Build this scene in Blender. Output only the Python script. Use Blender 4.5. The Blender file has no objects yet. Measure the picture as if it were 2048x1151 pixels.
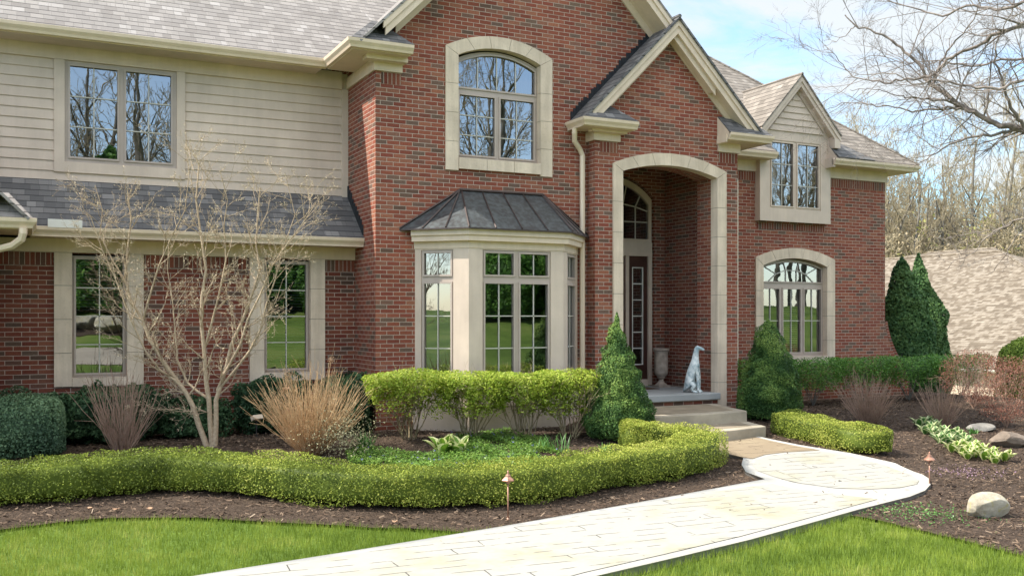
import bpy, math, random
import numpy as np
from mathutils import Vector, Matrix, geometry

# ------------------------------------------------------------------ camera, sky, sun, exposure
sc = bpy.context.scene
col = sc.collection
YAW = math.radians(26.5)
SN, CS = math.sin(YAW), math.cos(YAW)
FPX, HZ, CX, CAMZ = 1933.0, 634.0, 1024.0, 1.9
cd = bpy.data.cameras.new("camera")
cam = bpy.data.objects.new("camera", cd)
col.objects.link(cam)
cam.location = (0, 0, CAMZ)
cam.rotation_euler = (math.radians(90), 0, -YAW)
cd.sensor_width = 36
cd.lens = FPX / 2048 * 36
cd.shift_y = (HZ - 575.5) / 2048
cd.clip_start = .05
cd.clip_end = 2000
sc.camera = cam

SUN = Vector((-.86, .265, 1.0)).normalized()          # towards the sun
EL = math.asin(SUN.z)
AZ = math.atan2(SUN.x, SUN.y)                        # from +Y, clockwise
w = bpy.data.worlds.new("World")
sc.world = w
w.use_nodes = True
nt = w.node_tree
nt.nodes.clear()
out = nt.nodes.new('ShaderNodeOutputWorld')
bg = nt.nodes.new('ShaderNodeBackground')
sky = nt.nodes.new('ShaderNodeTexSky')
sky.sky_type = 'NISHITA'
sky.sun_disc = False
sky.sun_elevation = EL
sky.sun_rotation = AZ
sky.air_density = 1.0
sky.dust_density = .6
sky.ozone_density = 1.2
bg.inputs[1].default_value = .15
# thin high cloud, laid out by direction
tc = nt.nodes.new('ShaderNodeTexCoord')
sx = nt.nodes.new('ShaderNodeSeparateXYZ')
nt.links.new(tc.outputs['Generated'], sx.inputs[0])
mx = nt.nodes.new('ShaderNodeMath'); mx.operation = 'ADD'; mx.inputs[1].default_value = .12
nt.links.new(sx.outputs[2], mx.inputs[0])
dv = nt.nodes.new('ShaderNodeVectorMath'); dv.operation = 'DIVIDE'
cmb = nt.nodes.new('ShaderNodeCombineXYZ')
for i in range(3):
    nt.links.new(mx.outputs[0], cmb.inputs[i])
nt.links.new(tc.outputs['Generated'], dv.inputs[0])
nt.links.new(cmb.outputs[0], dv.inputs[1])
mp = nt.nodes.new('ShaderNodeMapping')
mp.inputs['Rotation'].default_value = (0, 0, .5)
mp.inputs['Scale'].default_value = (.55, 1.1, .6)
mp.inputs['Location'].default_value = (.9, .3, 0)
nt.links.new(dv.outputs[0], mp.inputs[0])
nz = nt.nodes.new('ShaderNodeTexNoise')
nz.inputs['Scale'].default_value = 1.5
nz.inputs['Detail'].default_value = 9
nz.inputs['Roughness'].default_value = .6
nz.inputs['Distortion'].default_value = .7
nt.links.new(mp.outputs[0], nz.inputs['Vector'])
cr = nt.nodes.new('ShaderNodeValToRGB')
cr.color_ramp.elements[0].position = .36; cr.color_ramp.elements[0].color = (.10, .10, .10, 1)
cr.color_ramp.elements[1].position = .57; cr.color_ramp.elements[1].color = (.92, .92, .92, 1)
nt.links.new(nz.outputs[0], cr.inputs[0])
mixc = nt.nodes.new('ShaderNodeMix'); mixc.data_type = 'RGBA'
# the cloud cover thins out low in the south (behind the viewer) and is thicker overhead
def mrange(src, a0, a1, b0, b1):
    n_ = nt.nodes.new('ShaderNodeMapRange')
    for q, v_ in zip((1, 2, 3, 4), (a0, a1, b0, b1)): n_.inputs[q].default_value = v_
    nt.links.new(src, n_.inputs[0]); return n_.outputs[0]
def mth(op, a_, b_):
    n_ = nt.nodes.new('ShaderNodeMath'); n_.operation = op
    for q, x_ in ((0, a_), (1, b_)):
        if hasattr(x_, 'links'): nt.links.new(x_, n_.inputs[q])
        else: n_.inputs[q].default_value = x_
    return n_.outputs[0]
north = mrange(sx.outputs[1], -.3, .3, 0, 1)
high = mrange(sx.outputs[2], .38, .62, .10, 1.0)
cover = mth('MAXIMUM', north, high)
nt.links.new(mth('MULTIPLY', cr.outputs[0], cover), mixc.inputs[0])
tint = nt.nodes.new('ShaderNodeMix'); tint.data_type = 'RGBA'; tint.blend_type = 'MULTIPLY'
nt.links.new(north, tint.inputs[0]); nt.links.new(sky.outputs[0], tint.inputs[6]); tint.inputs[7].default_value = (.52, .76, .86, 1)
nt.links.new(tint.outputs[2], mixc.inputs[6])
cv = nt.nodes.new('ShaderNodeMix'); cv.data_type = 'RGBA'
nt.links.new(north, cv.inputs[0])
cv.inputs[6].default_value = (6.2, 6.1, 5.8, 1)  # cloud high behind the viewer, brightened as added fill light for the facade
cv.inputs[7].default_value = (2.2, 2.27, 2.28, 1)
nt.links.new(cv.outputs[2], mixc.inputs[7])
nt.links.new(mixc.outputs[2], bg.inputs[0])
nt.links.new(bg.outputs[0], out.inputs[0])

sd = bpy.data.lights.new("sun", 'SUN')
sd.energy = 2.9
sd.angle = math.radians(.5)
sd.color = (1, .95, .86)
so = bpy.data.objects.new("sun", sd)
col.objects.link(so)
so.location = (-10, 5, 20)
so.rotation_euler = (-SUN).to_track_quat('-Z', 'Y').to_euler()

sc.view_settings.view_transform = 'Standard'
sc.view_settings.look = 'None'
sc.view_settings.gamma = 1
sc.view_settings.exposure = 1.52
sc.cycles.max_bounces = 8
sc.cycles.transparent_max_bounces = 16
sc.cycles.use_denoising = True
sc.cycles.caustics_reflective = False
sc.cycles.caustics_refractive = False

RNG = np.random.default_rng(7)

# ------------------------------------------------------------------ measuring helpers
def ray(u):
    t = (u - CX) / FPX
    return SN + CS * t, CS - SN * t
def P(u, v, Y):
    rx, ry = ray(u); d = Y / ry
    return (rx * d, CAMZ + d * (HZ - v) / FPX)
def sstep(a, b, x):
    t = np.clip((np.asarray(x, float) - a) / (b - a), 0, 1)
    return t * t * (3 - 2 * t)
def gz(x, y):
    x = np.asarray(x, float); y = np.asarray(y, float)
    z = np.interp(y, [-6, 7, 9.5, 12, 13.6, 16], [-.3, -.27, -.25, -.03, .12, .12])
    z = z - 3.1 * sstep(19, 27, x) * sstep(6, 14, y)
    z = z + 12 * sstep(60, 140, y)
    z = z + 3.2 * sstep(3, 34, -y)
    return z
def gzf(x, y): return float(gz(x, y))
def G(u, v, dz=0.0):
    rx, ry = ray(u); z = -.1
    for _ in range(30):
        d = (CAMZ - z) * FPX / (v - HZ)
        z = .5 * z + .5 * (gzf(rx * d, ry * d) + dz)
    return (rx * d, ry * d)
def PZ(u, v, z):
    rx, ry = ray(u); d = (CAMZ - z) * FPX / (v - HZ)
    return (rx * d, ry * d)

# ------------------------------------------------------------------ materials
def mat(name):
    m = bpy.data.materials.new(name); m.use_nodes = True
    nt = m.node_tree
    b = nt.nodes['Principled BSDF']
    return m, nt, b
def N(nt, t, **kw):
    n = nt.nodes.new(t)
    for k, v in kw.items(): setattr(n, k, v)
    return n
def ramp(nt, src, stops, mode='LINEAR'):
    r = N(nt, 'ShaderNodeValToRGB'); r.color_ramp.interpolation = mode
    e = r.color_ramp.elements
    while len(e) < len(stops): e.new(.5)
    for i, (p, c) in enumerate(stops):
        e[i].position = p; e[i].color = (c[0], c[1], c[2], 1)
    nt.links.new(src, r.inputs[0])
    return r.outputs[0]
def mixrgb(nt, f, a, b, mode='MIX'):
    m = N(nt, 'ShaderNodeMix'); m.data_type = 'RGBA'; m.blend_type = mode
    for s, x in ((0, f), (6, a), (7, b)):
        if hasattr(x, 'links'): nt.links.new(x, m.inputs[s])
        else: m.inputs[s].default_value = x if s == 0 else (x[0], x[1], x[2], 1)
    return m.outputs[2]
def noise(nt, scale, detail=4, vec=None, rough=.5, dist=0):
    n = N(nt, 'ShaderNodeTexNoise')
    n.inputs['Scale'].default_value = scale; n.inputs['Detail'].default_value = detail
    n.inputs['Roughness'].default_value = rough; n.inputs['Distortion'].default_value = dist
    if vec is None:
        t = N(nt, 'ShaderNodeTexCoord'); vec = t.outputs['Object']
    nt.links.new(vec, n.inputs['Vector'])
    return n.outputs[0]
def bump(nt, b, h, dist=.01, strength=1.0, inv=False):
    n = N(nt, 'ShaderNodeBump'); n.inputs['Distance'].default_value = dist
    n.inputs['Strength'].default_value = strength; n.invert = inv
    nt.links.new(h, n.inputs['Height']); nt.links.new(n.outputs[0], b.inputs['Normal'])
    return n
def uvmap(nt, rot=0, loc=(0, 0, 0), scale=(1, 1, 1)):
    t = N(nt, 'ShaderNodeUVMap'); m = N(nt, 'ShaderNodeMapping')
    m.inputs['Rotation'].default_value = (0, 0, rot); m.inputs['Location'].default_value = loc
    m.inputs['Scale'].default_value = scale
    nt.links.new(t.outputs[0], m.inputs[0])
    return m.outputs[0]
def plain(name, c, rough=.6, var=.12, scale=3, spec=.3, metal=0, bmp=0, streak=0):
    m, nt, b = mat(name)
    n = noise(nt, scale, 5)
    lo = [x * (1 - var) for x in c]; hi = [min(1, x * (1 + var)) for x in c]
    nt.links.new(ramp(nt, n, [(.3, lo), (.7, hi)]), b.inputs['Base Color'])
    b.inputs['Roughness'].default_value = rough
    b.inputs['Specular IOR Level'].default_value = spec
    b.inputs['Metallic'].default_value = metal
    if bmp: bump(nt, b, noise(nt, scale * 12, 4), bmp)
    if streak:
        tcn = N(nt, 'ShaderNodeTexCoord'); mpn = N(nt, 'ShaderNodeMapping'); mpn.inputs['Scale'].default_value = (7, 7, .55)
        nt.links.new(tcn.outputs['Object'], mpn.inputs[0])
        s1 = ramp(nt, noise(nt, 1.3, 6, mpn.outputs[0], .65), [(.40, (1 - streak, 1 - streak * 1.05, 1 - streak * 1.15)), (.58, (1, 1, 1))])
        s2 = ramp(nt, noise(nt, 34, 3), [(.60, (1, 1, 1)), (.72, (1 - streak * .9,) * 3)])
        l = b.inputs['Base Color'].links[0].from_socket
        nt.links.new(mixrgb(nt, 1.0, mixrgb(nt, 1.0, l, s1, 'MULTIPLY'), s2, 'MULTIPLY'), b.inputs['Base Color'])
    return m
def brickmat(name, bw=.2125, rh=.0677, soldier=False, gain=1.0):
    m, nt, b = mat(name)
    vec = uvmap(nt, 0)
    # slight wobble so that the courses are not ruler straight
    br = N(nt, 'ShaderNodeTexBrick')
    br.offset = 0 if soldier else .5
    br.inputs['Scale'].default_value = 1
    br.inputs['Brick Width'].default_value = bw
    br.inputs['Row Height'].default_value = rh
    br.inputs['Mortar Size'].default_value = .0050
    br.inputs['Mortar Smooth'].default_value = .25
    br.inputs['Color1'].default_value = (0, 0, 0, 1); br.inputs['Color2'].default_value = (1, 1, 1, 1)
    wn = noise(nt, 9, 2, vec)
    va = N(nt, 'ShaderNodeVectorMath'); va.operation = 'MULTIPLY_ADD'
    nt.links.new(wn, va.inputs[0]); va.inputs[1].default_value = (.004, .004, 0)
    nt.links.new(vec, va.inputs[2])
    nt.links.new(va.outputs[0], br.inputs['Vector'])
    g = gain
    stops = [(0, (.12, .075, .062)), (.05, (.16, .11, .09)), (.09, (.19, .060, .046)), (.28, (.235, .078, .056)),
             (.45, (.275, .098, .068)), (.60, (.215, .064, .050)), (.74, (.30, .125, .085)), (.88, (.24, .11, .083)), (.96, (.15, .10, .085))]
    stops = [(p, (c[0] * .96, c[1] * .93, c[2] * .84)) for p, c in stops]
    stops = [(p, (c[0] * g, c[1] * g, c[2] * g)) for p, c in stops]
    c = ramp(nt, br.outputs['Color'], stops)
    n2 = noise(nt, 55, 4, vec)
    c = mixrgb(nt, .55, c, ramp(nt, n2, [(.3, (.35, .33, .32)), (.7, (.72, .68, .66))]), 'OVERLAY')
    n3 = noise(nt, .9, 4, vec)
    c = mixrgb(nt, .6, c, ramp(nt, n3, [(.3, (.38, .38, .39)), (.7, (.60, .59, .58))]), 'OVERLAY')
    mort = ramp(nt, noise(nt, 12, 3, vec), [(.3, (.40, .32, .26)), (.7, (.54, .44, .36))])
    c = mixrgb(nt, br.outputs['Fac'], c, mort)
    nt.links.new(c, b.inputs['Base Color'])
    b.inputs['Roughness'].default_value = .9; b.inputs['Specular IOR Level'].default_value = .15
    sub = N(nt, 'ShaderNodeMath', operation='MULTIPLY_ADD')
    nt.links.new(n2, sub.inputs[0]); sub.inputs[1].default_value = -.35
    nt.links.new(br.outputs['Fac'], sub.inputs[2])
    bump(nt, b, sub.outputs[0], .006, 1, inv=True)
    return m
def shinglemat(name, stops, bw=.17, rh=.145):
    m, nt, b = mat(name)
    vec = uvmap(nt)
    sp = N(nt, 'ShaderNodeSeparateXYZ'); nt.links.new(vec, sp.inputs[0])
    outs = []
    for k, (w_, off) in enumerate(((bw, .37), (bw * 1.9, .23))):
        br = N(nt, 'ShaderNodeTexBrick'); br.offset = off; br.offset_frequency = 2
        br.squash = .72; br.squash_frequency = 3
        br.inputs['Scale'].default_value = 1; br.inputs['Brick Width'].default_value = w_
        br.inputs['Row Height'].default_value = rh; br.inputs['Mortar Size'].default_value = .003
        br.inputs['Mortar Smooth'].default_value = 0
        br.inputs['Color1'].default_value = (0, 0, 0, 1); br.inputs['Color2'].default_value = (1, 1, 1, 1)
        nt.links.new(vec, br.inputs['Vector']); outs.append(br)
    f = mixrgb(nt, .4, outs[0].outputs['Color'], outs[1].outputs['Color'])
    c = ramp(nt, f, stops)
    n = noise(nt, 90, 3, vec)
    c = mixrgb(nt, .5, c, ramp(nt, n, [(.3, (.38, .38, .38)), (.7, (.62, .62, .62))]), 'OVERLAY')
    n3 = noise(nt, .7, 4, vec)
    c = mixrgb(nt, .4, c, ramp(nt, n3, [(.3, (.42, .42, .42)), (.7, (.57, .57, .57))]), 'OVERLAY')
    # row height as saw tooth
    d = N(nt, 'ShaderNodeMath', operation='DIVIDE'); nt.links.new(sp.outputs[1], d.inputs[0]); d.inputs[1].default_value = rh
    fr = N(nt, 'ShaderNodeMath', operation='FRACT'); nt.links.new(d.outputs[0], fr.inputs[0])
    # printed line and overlap shadow, painted dark at the foot of each row
    edge = ramp(nt, fr.outputs[0], [(0, (0, 0, 0)), (.07, (0, 0, 0)), (.16, (1, 1, 1))])
    c = mixrgb(nt, edge, mixrgb(nt, .62, c, (.02, .02, .022)), c)
    nt.links.new(c, b.inputs['Base Color'])
    b.inputs['Roughness'].default_value = .9; b.inputs['Specular IOR Level'].default_value = .2
    hs = ramp(nt, fr.outputs[0], [(0, (0, 0, 0)), (.06, (1, 1, 1)), (1, (0, 0, 0))])
    ad = N(nt, 'ShaderNodeMath', operation='MULTIPLY_ADD')
    nt.links.new(f, ad.inputs[0]); ad.inputs[1].default_value = .5; nt.links.new(hs, ad.inputs[2])
    bump(nt, b, ad.outputs[0], .012)
    return m
def leafmat(name, stops, trans=.25, rough=.55, spec=.3, patch=.5):
    m, nt, b = mat(name)
    a = N(nt, 'ShaderNodeAttribute'); a.attribute_name = 'var'
    n = noise(nt, 2.2, 3)
    f = mixrgb(nt, patch * .5, a.outputs['Fac'], ramp(nt, n, [(.35, (0, 0, 0)), (.65, (1, 1, 1))]))
    c = ramp(nt, f, stops)
    nt.links.new(c, b.inputs['Base Color'])
    b.inputs['Roughness'].default_value = rough; b.inputs['Specular IOR Level'].default_value = spec
    t = N(nt, 'ShaderNodeBsdfTranslucent'); nt.links.new(c, t.inputs[0])
    mx = N(nt, 'ShaderNodeMixShader'); mx.inputs[0].default_value = trans
    o = nt.nodes['Material Output']
    nt.links.new(b.outputs[0], mx.inputs[1]); nt.links.new(t.outputs[0], mx.inputs[2])
    nt.links.new(mx.outputs[0], o.inputs[0])
    return m

M_BRICK = brickmat('red_brick')
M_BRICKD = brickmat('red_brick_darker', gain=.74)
M_SOLD = brickmat('brick_soldier_course', bw=.0677, rh=.20, soldier=True, gain=.8)
M_TRIM = plain('beige_painted_trim', (.66, .53, .405), .55, .07, 2.5, streak=.06)
M_TRIMG = plain('greige_painted_wood', (.585, .475, .385), .6, .10, 2, bmp=.0006, streak=.05)
M_GUT = plain('cream_gutter', (.70, .56, .42), .4, .05, 2, .5, streak=.05)
M_FRAME = plain('taupe_window_frame', (.42, .345, .295), .45, .06, 3, .4)
M_GRILLE = plain('pale_grille', (.50, .47, .41), .4, .03)
M_STONE = plain('limestone', (.66, .54, .42), .8, .14, 2.2, .2, bmp=.003, streak=.13)
M_JOINT = plain('stone_joint', (.20, .19, .16), .9)
M_CONC = plain('porch_concrete', (.30, .31, .31), .85, .18, 1.6, .2, bmp=.002)
M_STEP = plain('step_concrete', (.36, .31, .235), .85, .28, 2.0, .2, bmp=.003)
M_STEPIN = plain('step_stamped_tread', (.25, .205, .145), .85, .25, 3.0, .2, bmp=.004)
M_DOOR = plain('mahogany_door', (.055, .022, .016), .4, .3, 4, .5)
M_DARK = plain('dark_room', (.035, .032, .03), .9)
M_ROOM = plain('room_wall', (.10, .09, .075), .9)
M_BLIND = plain('white_blind', (.45, .44, .41), .6)
M_CURT = plain('curtain', (.40, .38, .33), .8)
M_FLASH = plain('black_flashing', (.022, .024, .028), .8, .4, 8, bmp=.01)
M_WHITE = plain('white_metal', (.72, .70, .64), .4)
M_SHL = shinglemat('shingles_weathered', [(0, (.19, .17, .155)), (.3, (.225, .205, .19)), (.5, (.25, .228, .21)), (.7, (.275, .25, .23)), (1, (.35, .325, .305))])
M_SHD = shinglemat('shingles_charcoal', [(0, (.085, .083, .083)), (.3, (.11, .107, .106)), (.5, (.135, .13, .127)), (.7, (.165, .158, .152)), (1, (.23, .22, .21))])
M_SHR = shinglemat('shingles_brown_grey', [(0, (.14, .12, .10)), (.3, (.19, .165, .14)), (.55, (.23, .20, .17)), (.8, (.27, .235, .20)), (1, (.33, .295, .255))])
M_SHN = shinglemat('shingles_tan', [(0, (.125, .098, .070)), (.35, (.155, .122, .088)), (.5, (.20, .162, .120)), (.65, (.25, .208, .160)), (1, (.30, .255, .20))], bw=.26, rh=.20)

def coppermat():
    m, nt, b = mat('aged_copper_roof')
    n = noise(nt, 2.0, 6, rough=.65); n2 = noise(nt, 14, 5)
    c = ramp(nt, n, [(.3, (.045, .05, .055)), (.5, (.075, .085, .09)), (.7, (.11, .125, .13))])
    c = mixrgb(nt, .35, c, ramp(nt, n2, [(.4, (.06, .045, .04)), (.62, (.17, .19, .19))]))
    nt.links.new(c, b.inputs['Base Color'])
    b.inputs['Metallic'].default_value = .45; b.inputs['Roughness'].default_value = .42
    return m
M_COPPER = coppermat()
M_COPSEAM = plain('copper_seam', (.07, .05, .045), .5, .3, 6, .5, .4)
M_LIGHTCU = plain('weathered_copper_lamp', (.36, .19, .13), .45, .3, 25, .5, .5)
def glassmat():
    m, nt, b = mat('window_glass')
    nt.nodes.remove(b)
    g = N(nt, 'ShaderNodeBsdfGlossy'); g.inputs['Roughness'].default_value = 0.004
    g.inputs['Color'].default_value = (.92, .97, 1, 1)
    n = noise(nt, 1.6, 2); bp = N(nt, 'ShaderNodeBump'); bp.inputs['Distance'].default_value = .012
    bp.inputs['Strength'].default_value = .09
    nt.links.new(n, bp.inputs['Height']); nt.links.new(bp.outputs[0], g.inputs['Normal'])
    t = N(nt, 'ShaderNodeBsdfTransparent'); t.inputs[0].default_value = (.62, .67, .66, 1)
    fr = N(nt, 'ShaderNodeFresnel'); fr.inputs[0].default_value = 2.0
    ma = N(nt, 'ShaderNodeMath', operation='MULTIPLY_ADD'); ma.inputs[1].default_value = 1.0; ma.inputs[2].default_value = .15
    nt.links.new(fr.outputs[0], ma.inputs[0])
    mx = N(nt, 'ShaderNodeMixShader'); nt.links.new(ma.outputs[0], mx.inputs[0])
    nt.links.new(t.outputs[0], mx.inputs[1]); nt.links.new(g.outputs[0], mx.inputs[2])
    nt.links.new(mx.outputs[0], nt.nodes['Material Output'].inputs[0])
    return m
M_GLASS = glassmat()
def barkmat(name, stops, sc_=18):
    m, nt, b = mat(name)
    c = ramp(nt, noise(nt, sc_, 5, rough=.7), stops)
    nt.links.new(c, b.inputs['Base Color']); b.inputs['Roughness'].default_value = .9
    b.inputs['Specular IOR Level'].default_value = .15
    bump(nt, b, noise(nt, sc_ * 2, 4), .01)
    return m
M_BARK = barkmat('grey_bark', [(.3, (.10, .09, .075)), (.7, (.25, .225, .19))], 6)
M_BARKL = barkmat('pale_smooth_bark', [(.3, (.30, .225, .15)), (.7, (.52, .405, .28))], 25)
M_STEMB = barkmat('olive_brown_stems', [(.3, (.20, .15, .085)), (.7, (.42, .34, .21))], 15)
M_TWIG = barkmat('overhanging_twig_bark', [(.3, (.13, .105, .095)), (.7, (.30, .255, .22))], 5)
M_TWIGT = barkmat('tan_woodland_twigs', [(.3, (.23, .19, .12)), (.7, (.42, .355, .235))], 4)
M_CANE = barkmat('dry_canes', [(.25, (.33, .19, .09)), (.5, (.50, .33, .18)), (.75, (.64, .48, .29))], 6)
M_CANER = barkmat('reddish_dry_canes', [(.25, (.20, .12, .085)), (.5, (.32, .21, .155)), (.75, (.42, .30, .22))], 6)
M_BUD = plain('buds', (.60, .50, .34), .6, .3, 30)
M_FLOWER = plain('dry_flower_head', (.42, .26, .16), .8, .3, 30)

# ------------------------------------------------------------------ mesh helpers
def tagp(o, label=None, cat=None, group=None, kind=None):
    if label: o["label"] = label
    if cat: o["category"] = cat
    if group: o["group"] = group
    if kind: o["kind"] = kind
    return o
def link(o, parent=None):
    col.objects.link(o)
    if parent is not None:
        o.parent = parent
        if 'base' in parent.keys(): pass
    return o
def thing(name, loc, label, cat, group=None):
    o = bpy.data.objects.new(name, None)
    o.empty_display_size = .2
    col.objects.link(o); o.location = loc
    return tagp(o, label, cat, group)
def put(name, me, parent=None):
    """link a mesh whose vertices are world coordinates, as a child of a thing or of a part"""
    o = bpy.data.objects.new(name, me); col.objects.link(o)
    if parent is not None:
        o.parent = parent
        p = parent
        off = Vector((0, 0, 0))
        while p is not None:
            off += p.location; p = p.parent
        o.location = -off
    return o
class MB:
    def __init__(s, tf=None):
        s.v = []; s.f = []; s.tf = tf; s.mi = []; s.cur = 0; s.uvswap = False
    def add(s, vs, fs):
        n = len(s.v)
        if s.tf is not None: vs = [s.tf @ Vector(a) for a in vs]
        s.v += [tuple(a) for a in vs]
        s.f += [tuple(n + i for i in f) for f in fs]
        s.mi += [s.cur] * len(fs)
        return s
    def box(s, x0, x1, y0, y1, z0, z1):
        return s.add([(x0, y0, z0), (x1, y0, z0), (x1, y1, z0), (x0, y1, z0), (x0, y0, z1), (x1, y0, z1), (x1, y1, z1), (x0, y1, z1)],
              [(0, 3, 2, 1), (4, 5, 6, 7), (0, 1, 5, 4), (1, 2, 6, 5), (2, 3, 7, 6), (3, 0, 4, 7)])
    def prism_xz(s, poly, y0, y1):
        n = len(poly)
        a = sum(poly[i][0] * poly[(i + 1) % n][1] - poly[(i + 1) % n][0] * poly[i][1] for i in range(n))
        if a < 0: poly = poly[::-1]
        vs = [(x, y0, z) for x, z in poly] + [(x, y1, z) for x, z in poly]
        fs = [tuple(range(n)), tuple(range(2 * n - 1, n - 1, -1))]
        fs += [((i + 1) % n, i, n + i, n + (i + 1) % n) for i in range(n)]
        return s.add(vs, fs)
    def prism_xy(s, poly, z0, z1):
        n = len(poly)
        a = sum(poly[i][0] * poly[(i + 1) % n][1] - poly[(i + 1) % n][0] * poly[i][1] for i in range(n))
        if a < 0: poly = poly[::-1]
        vs = [(x, y, z0) for x, y in poly] + [(x, y, z1) for x, y in poly]
        fs = [tuple(range(n - 1, -1, -1)), tuple(range(n, 2 * n))]
        fs += [(i, (i + 1) % n, n + (i + 1) % n, n + i) for i in range(n)]
        return s.add(vs, fs)
    def slab(s, poly, t):
        """3-D planar polygon, thickened downwards along its normal"""
        p = [Vector(a) for a in poly]
        n = (p[1] - p[0]).cross(p[2] - p[0]).normalized()
        if n.z < 0: p = p[::-1]; n = -n
        k = len(p)
        return s.add(p + [a - n * t for a in p], [tuple(range(k)), tuple(range(2 * k - 1, k - 1, -1))] +
              [((i + 1) % k, i, k + i, k + (i + 1) % k) for i in range(k)])
    def bar(s, a, b, w_, d):
        """bar in the xz plane between a and b (x,z), width w_, depth range d=(y0,y1)"""
        ax, az = a; bx, bz = b
        L = math.hypot(bx - ax, bz - az); nx, nz = -(bz - az) / L * w_ / 2, (bx - ax) / L * w_ / 2
        return s.prism_xz([(ax + nx, az + nz), (bx + nx, bz + nz), (bx - nx, bz - nz), (ax - nx, az - nz)], d[0], d[1])
    def tube(s, pts, r, n=8, cap=True):
        rs = r if isinstance(r, (list, tuple)) else [r] * len(pts)
        pts = [Vector(p) for p in pts]; rings = []
        vs = []; fs = []
        up = Vector((0, 0, 1))
        prev = None
        for i, p in enumerate(pts):
            d = (pts[min(i + 1, len(pts) - 1)] - pts[max(i - 1, 0)]).normalized()
            if prev is None:
                a = d.cross(up)
                if a.length < 1e-3: a = d.cross(Vector((1, 0, 0)))
            else: a = prev - d * prev.dot(d)
            a.normalize(); prev = a; b = d.cross(a)
            for k in range(n):
                t = 2 * math.pi * k / n
                vs.append(p + (a * math.cos(t) + b * math.sin(t)) * rs[i])
        for i in range(len(pts) - 1):
            for k in range(n):
                fs.append((i * n + k, i * n + (k + 1) % n, (i + 1) * n + (k + 1) % n, (i + 1) * n + k))
        if cap:
            fs.append(tuple(range(n - 1, -1, -1))); fs.append(tuple((len(pts) - 1) * n + k for k in range(n)))
        return s.add(vs, fs)
    def sweep(s, path, prof, closed=False):
        """profile (out, z) swept along an xy(z) path; out points to the right of travel"""
        path = [Vector(p) for p in path]; n = len(path); k = len(prof); vs = []; fs = []
        for i, p in enumerate(path):
            def dr(a, b):
                d = (path[b] - path[a]); d.z = 0; return d.normalized()
            if i == 0: d0 = d1 = dr(0, 1)
            elif i == n - 1: d0 = d1 = dr(n - 2, n - 1)
            else: d0 = dr(i - 1, i); d1 = dr(i, i + 1)
            n0 = Vector((d0.y, -d0.x, 0)); n1 = Vector((d1.y, -d1.x, 0))
            m = (n0 + n1).normalized(); m = m / max(.3, m.dot(n0))
            for o, z in prof: vs.append(p + m * o + Vector((0, 0, z)))
        for i in range(n - 1):
            for j in range(k):
                a = i * k + j; b = i * k + (j + 1) % k
                fs.append((a, b, b + k, a + k))
        fs.append(tuple(range(k))); fs.append(tuple((n - 1) * k + j for j in range(k - 1, -1, -1)))
        return s.add(vs, fs)
    def lathe(s, c, prof, n=24):
        cx, cy, cz = c; vs = []; fs = []
        for r, z in prof:
            for k in range(n):
                t = 2 * math.pi * k / n; vs.append((cx + r * math.cos(t), cy + r * math.sin(t), cz + z))
        for i in range(len(prof) - 1):
            for k in range(n): fs.append((i * n + k, i * n + (k + 1) % n, (i + 1) * n + (k + 1) % n, (i + 1) * n + k))
        fs.append(tuple(range(n - 1, -1, -1))); fs.append(tuple((len(prof) - 1) * n + k for k in range(n)))
        return s.add(vs, fs)
    def wall(s, outer, holes, y, t, rim=False):
        """wall front in plane y with holes and reveals of depth t (local x, z)"""
        loops = [[Vector((x, y, z)) for x, z in outer]] + [[Vector((x, y, z)) for x, z in h] for h in holes]
        tri = geometry.tessellate_polygon(loops)
        flat = [p for l in loops for p in l]
        fs = []
        for a, b, c in tri:
            nrm = (flat[b] - flat[a]).cross(flat[c] - flat[a])
            fs.append((a, b, c) if nrm.y < 0 else (a, c, b))
        s.add(flat, fs)
        for li, l in enumerate(loops):
            n = len(l)
            if li == 0 and not rim: continue
            for i in range(n):
                a = l[i]; b = l[(i + 1) % n]
                s.add([a, b, b + Vector((0, t, 0)), a + Vector((0, t, 0))], [(0, 1, 2, 3)])
        return s
    def build(s, name, mats, parent=None, bevel=0, smooth=False, uvrot=False):
        me = bpy.data.meshes.new(name)
        me.from_pydata(s.v, [], s.f)
        me.validate()
        for m in (mats if isinstance(mats, (list, tuple)) else [mats]): me.materials.append(m)
        if len(me.polygons) == len(s.mi): me.polygons.foreach_set('material_index', s.mi)
        uvl = me.uv_layers.new(name='UVMap').data
        Z = Vector((0, 0, 1))
        for p in me.polygons:
            n = p.normal
            if abs(n.z) > .97: t = Vector((1, 0, 0)); b = Vector((0, 1, 0))
            else:
                t = Z.cross(n).normalized(); b = n.cross(t)
                if b.z < 0: t = -t; b = -b
            for li in p.loop_indices:
                c = me.vertices[me.loops[li].vertex_index].co
                uvl[li].uv = (c.dot(t), c.dot(b))
        if smooth:
            me.polygons.foreach_set('use_smooth', [True] * len(me.polygons))
        me.update()
        o = put(name, me, parent)
        if bevel:
            md = o.modifiers.new('bevel', 'BEVEL'); md.width = bevel; md.segments = 2; md.limit_method = 'ANGLE'
        return o
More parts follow.
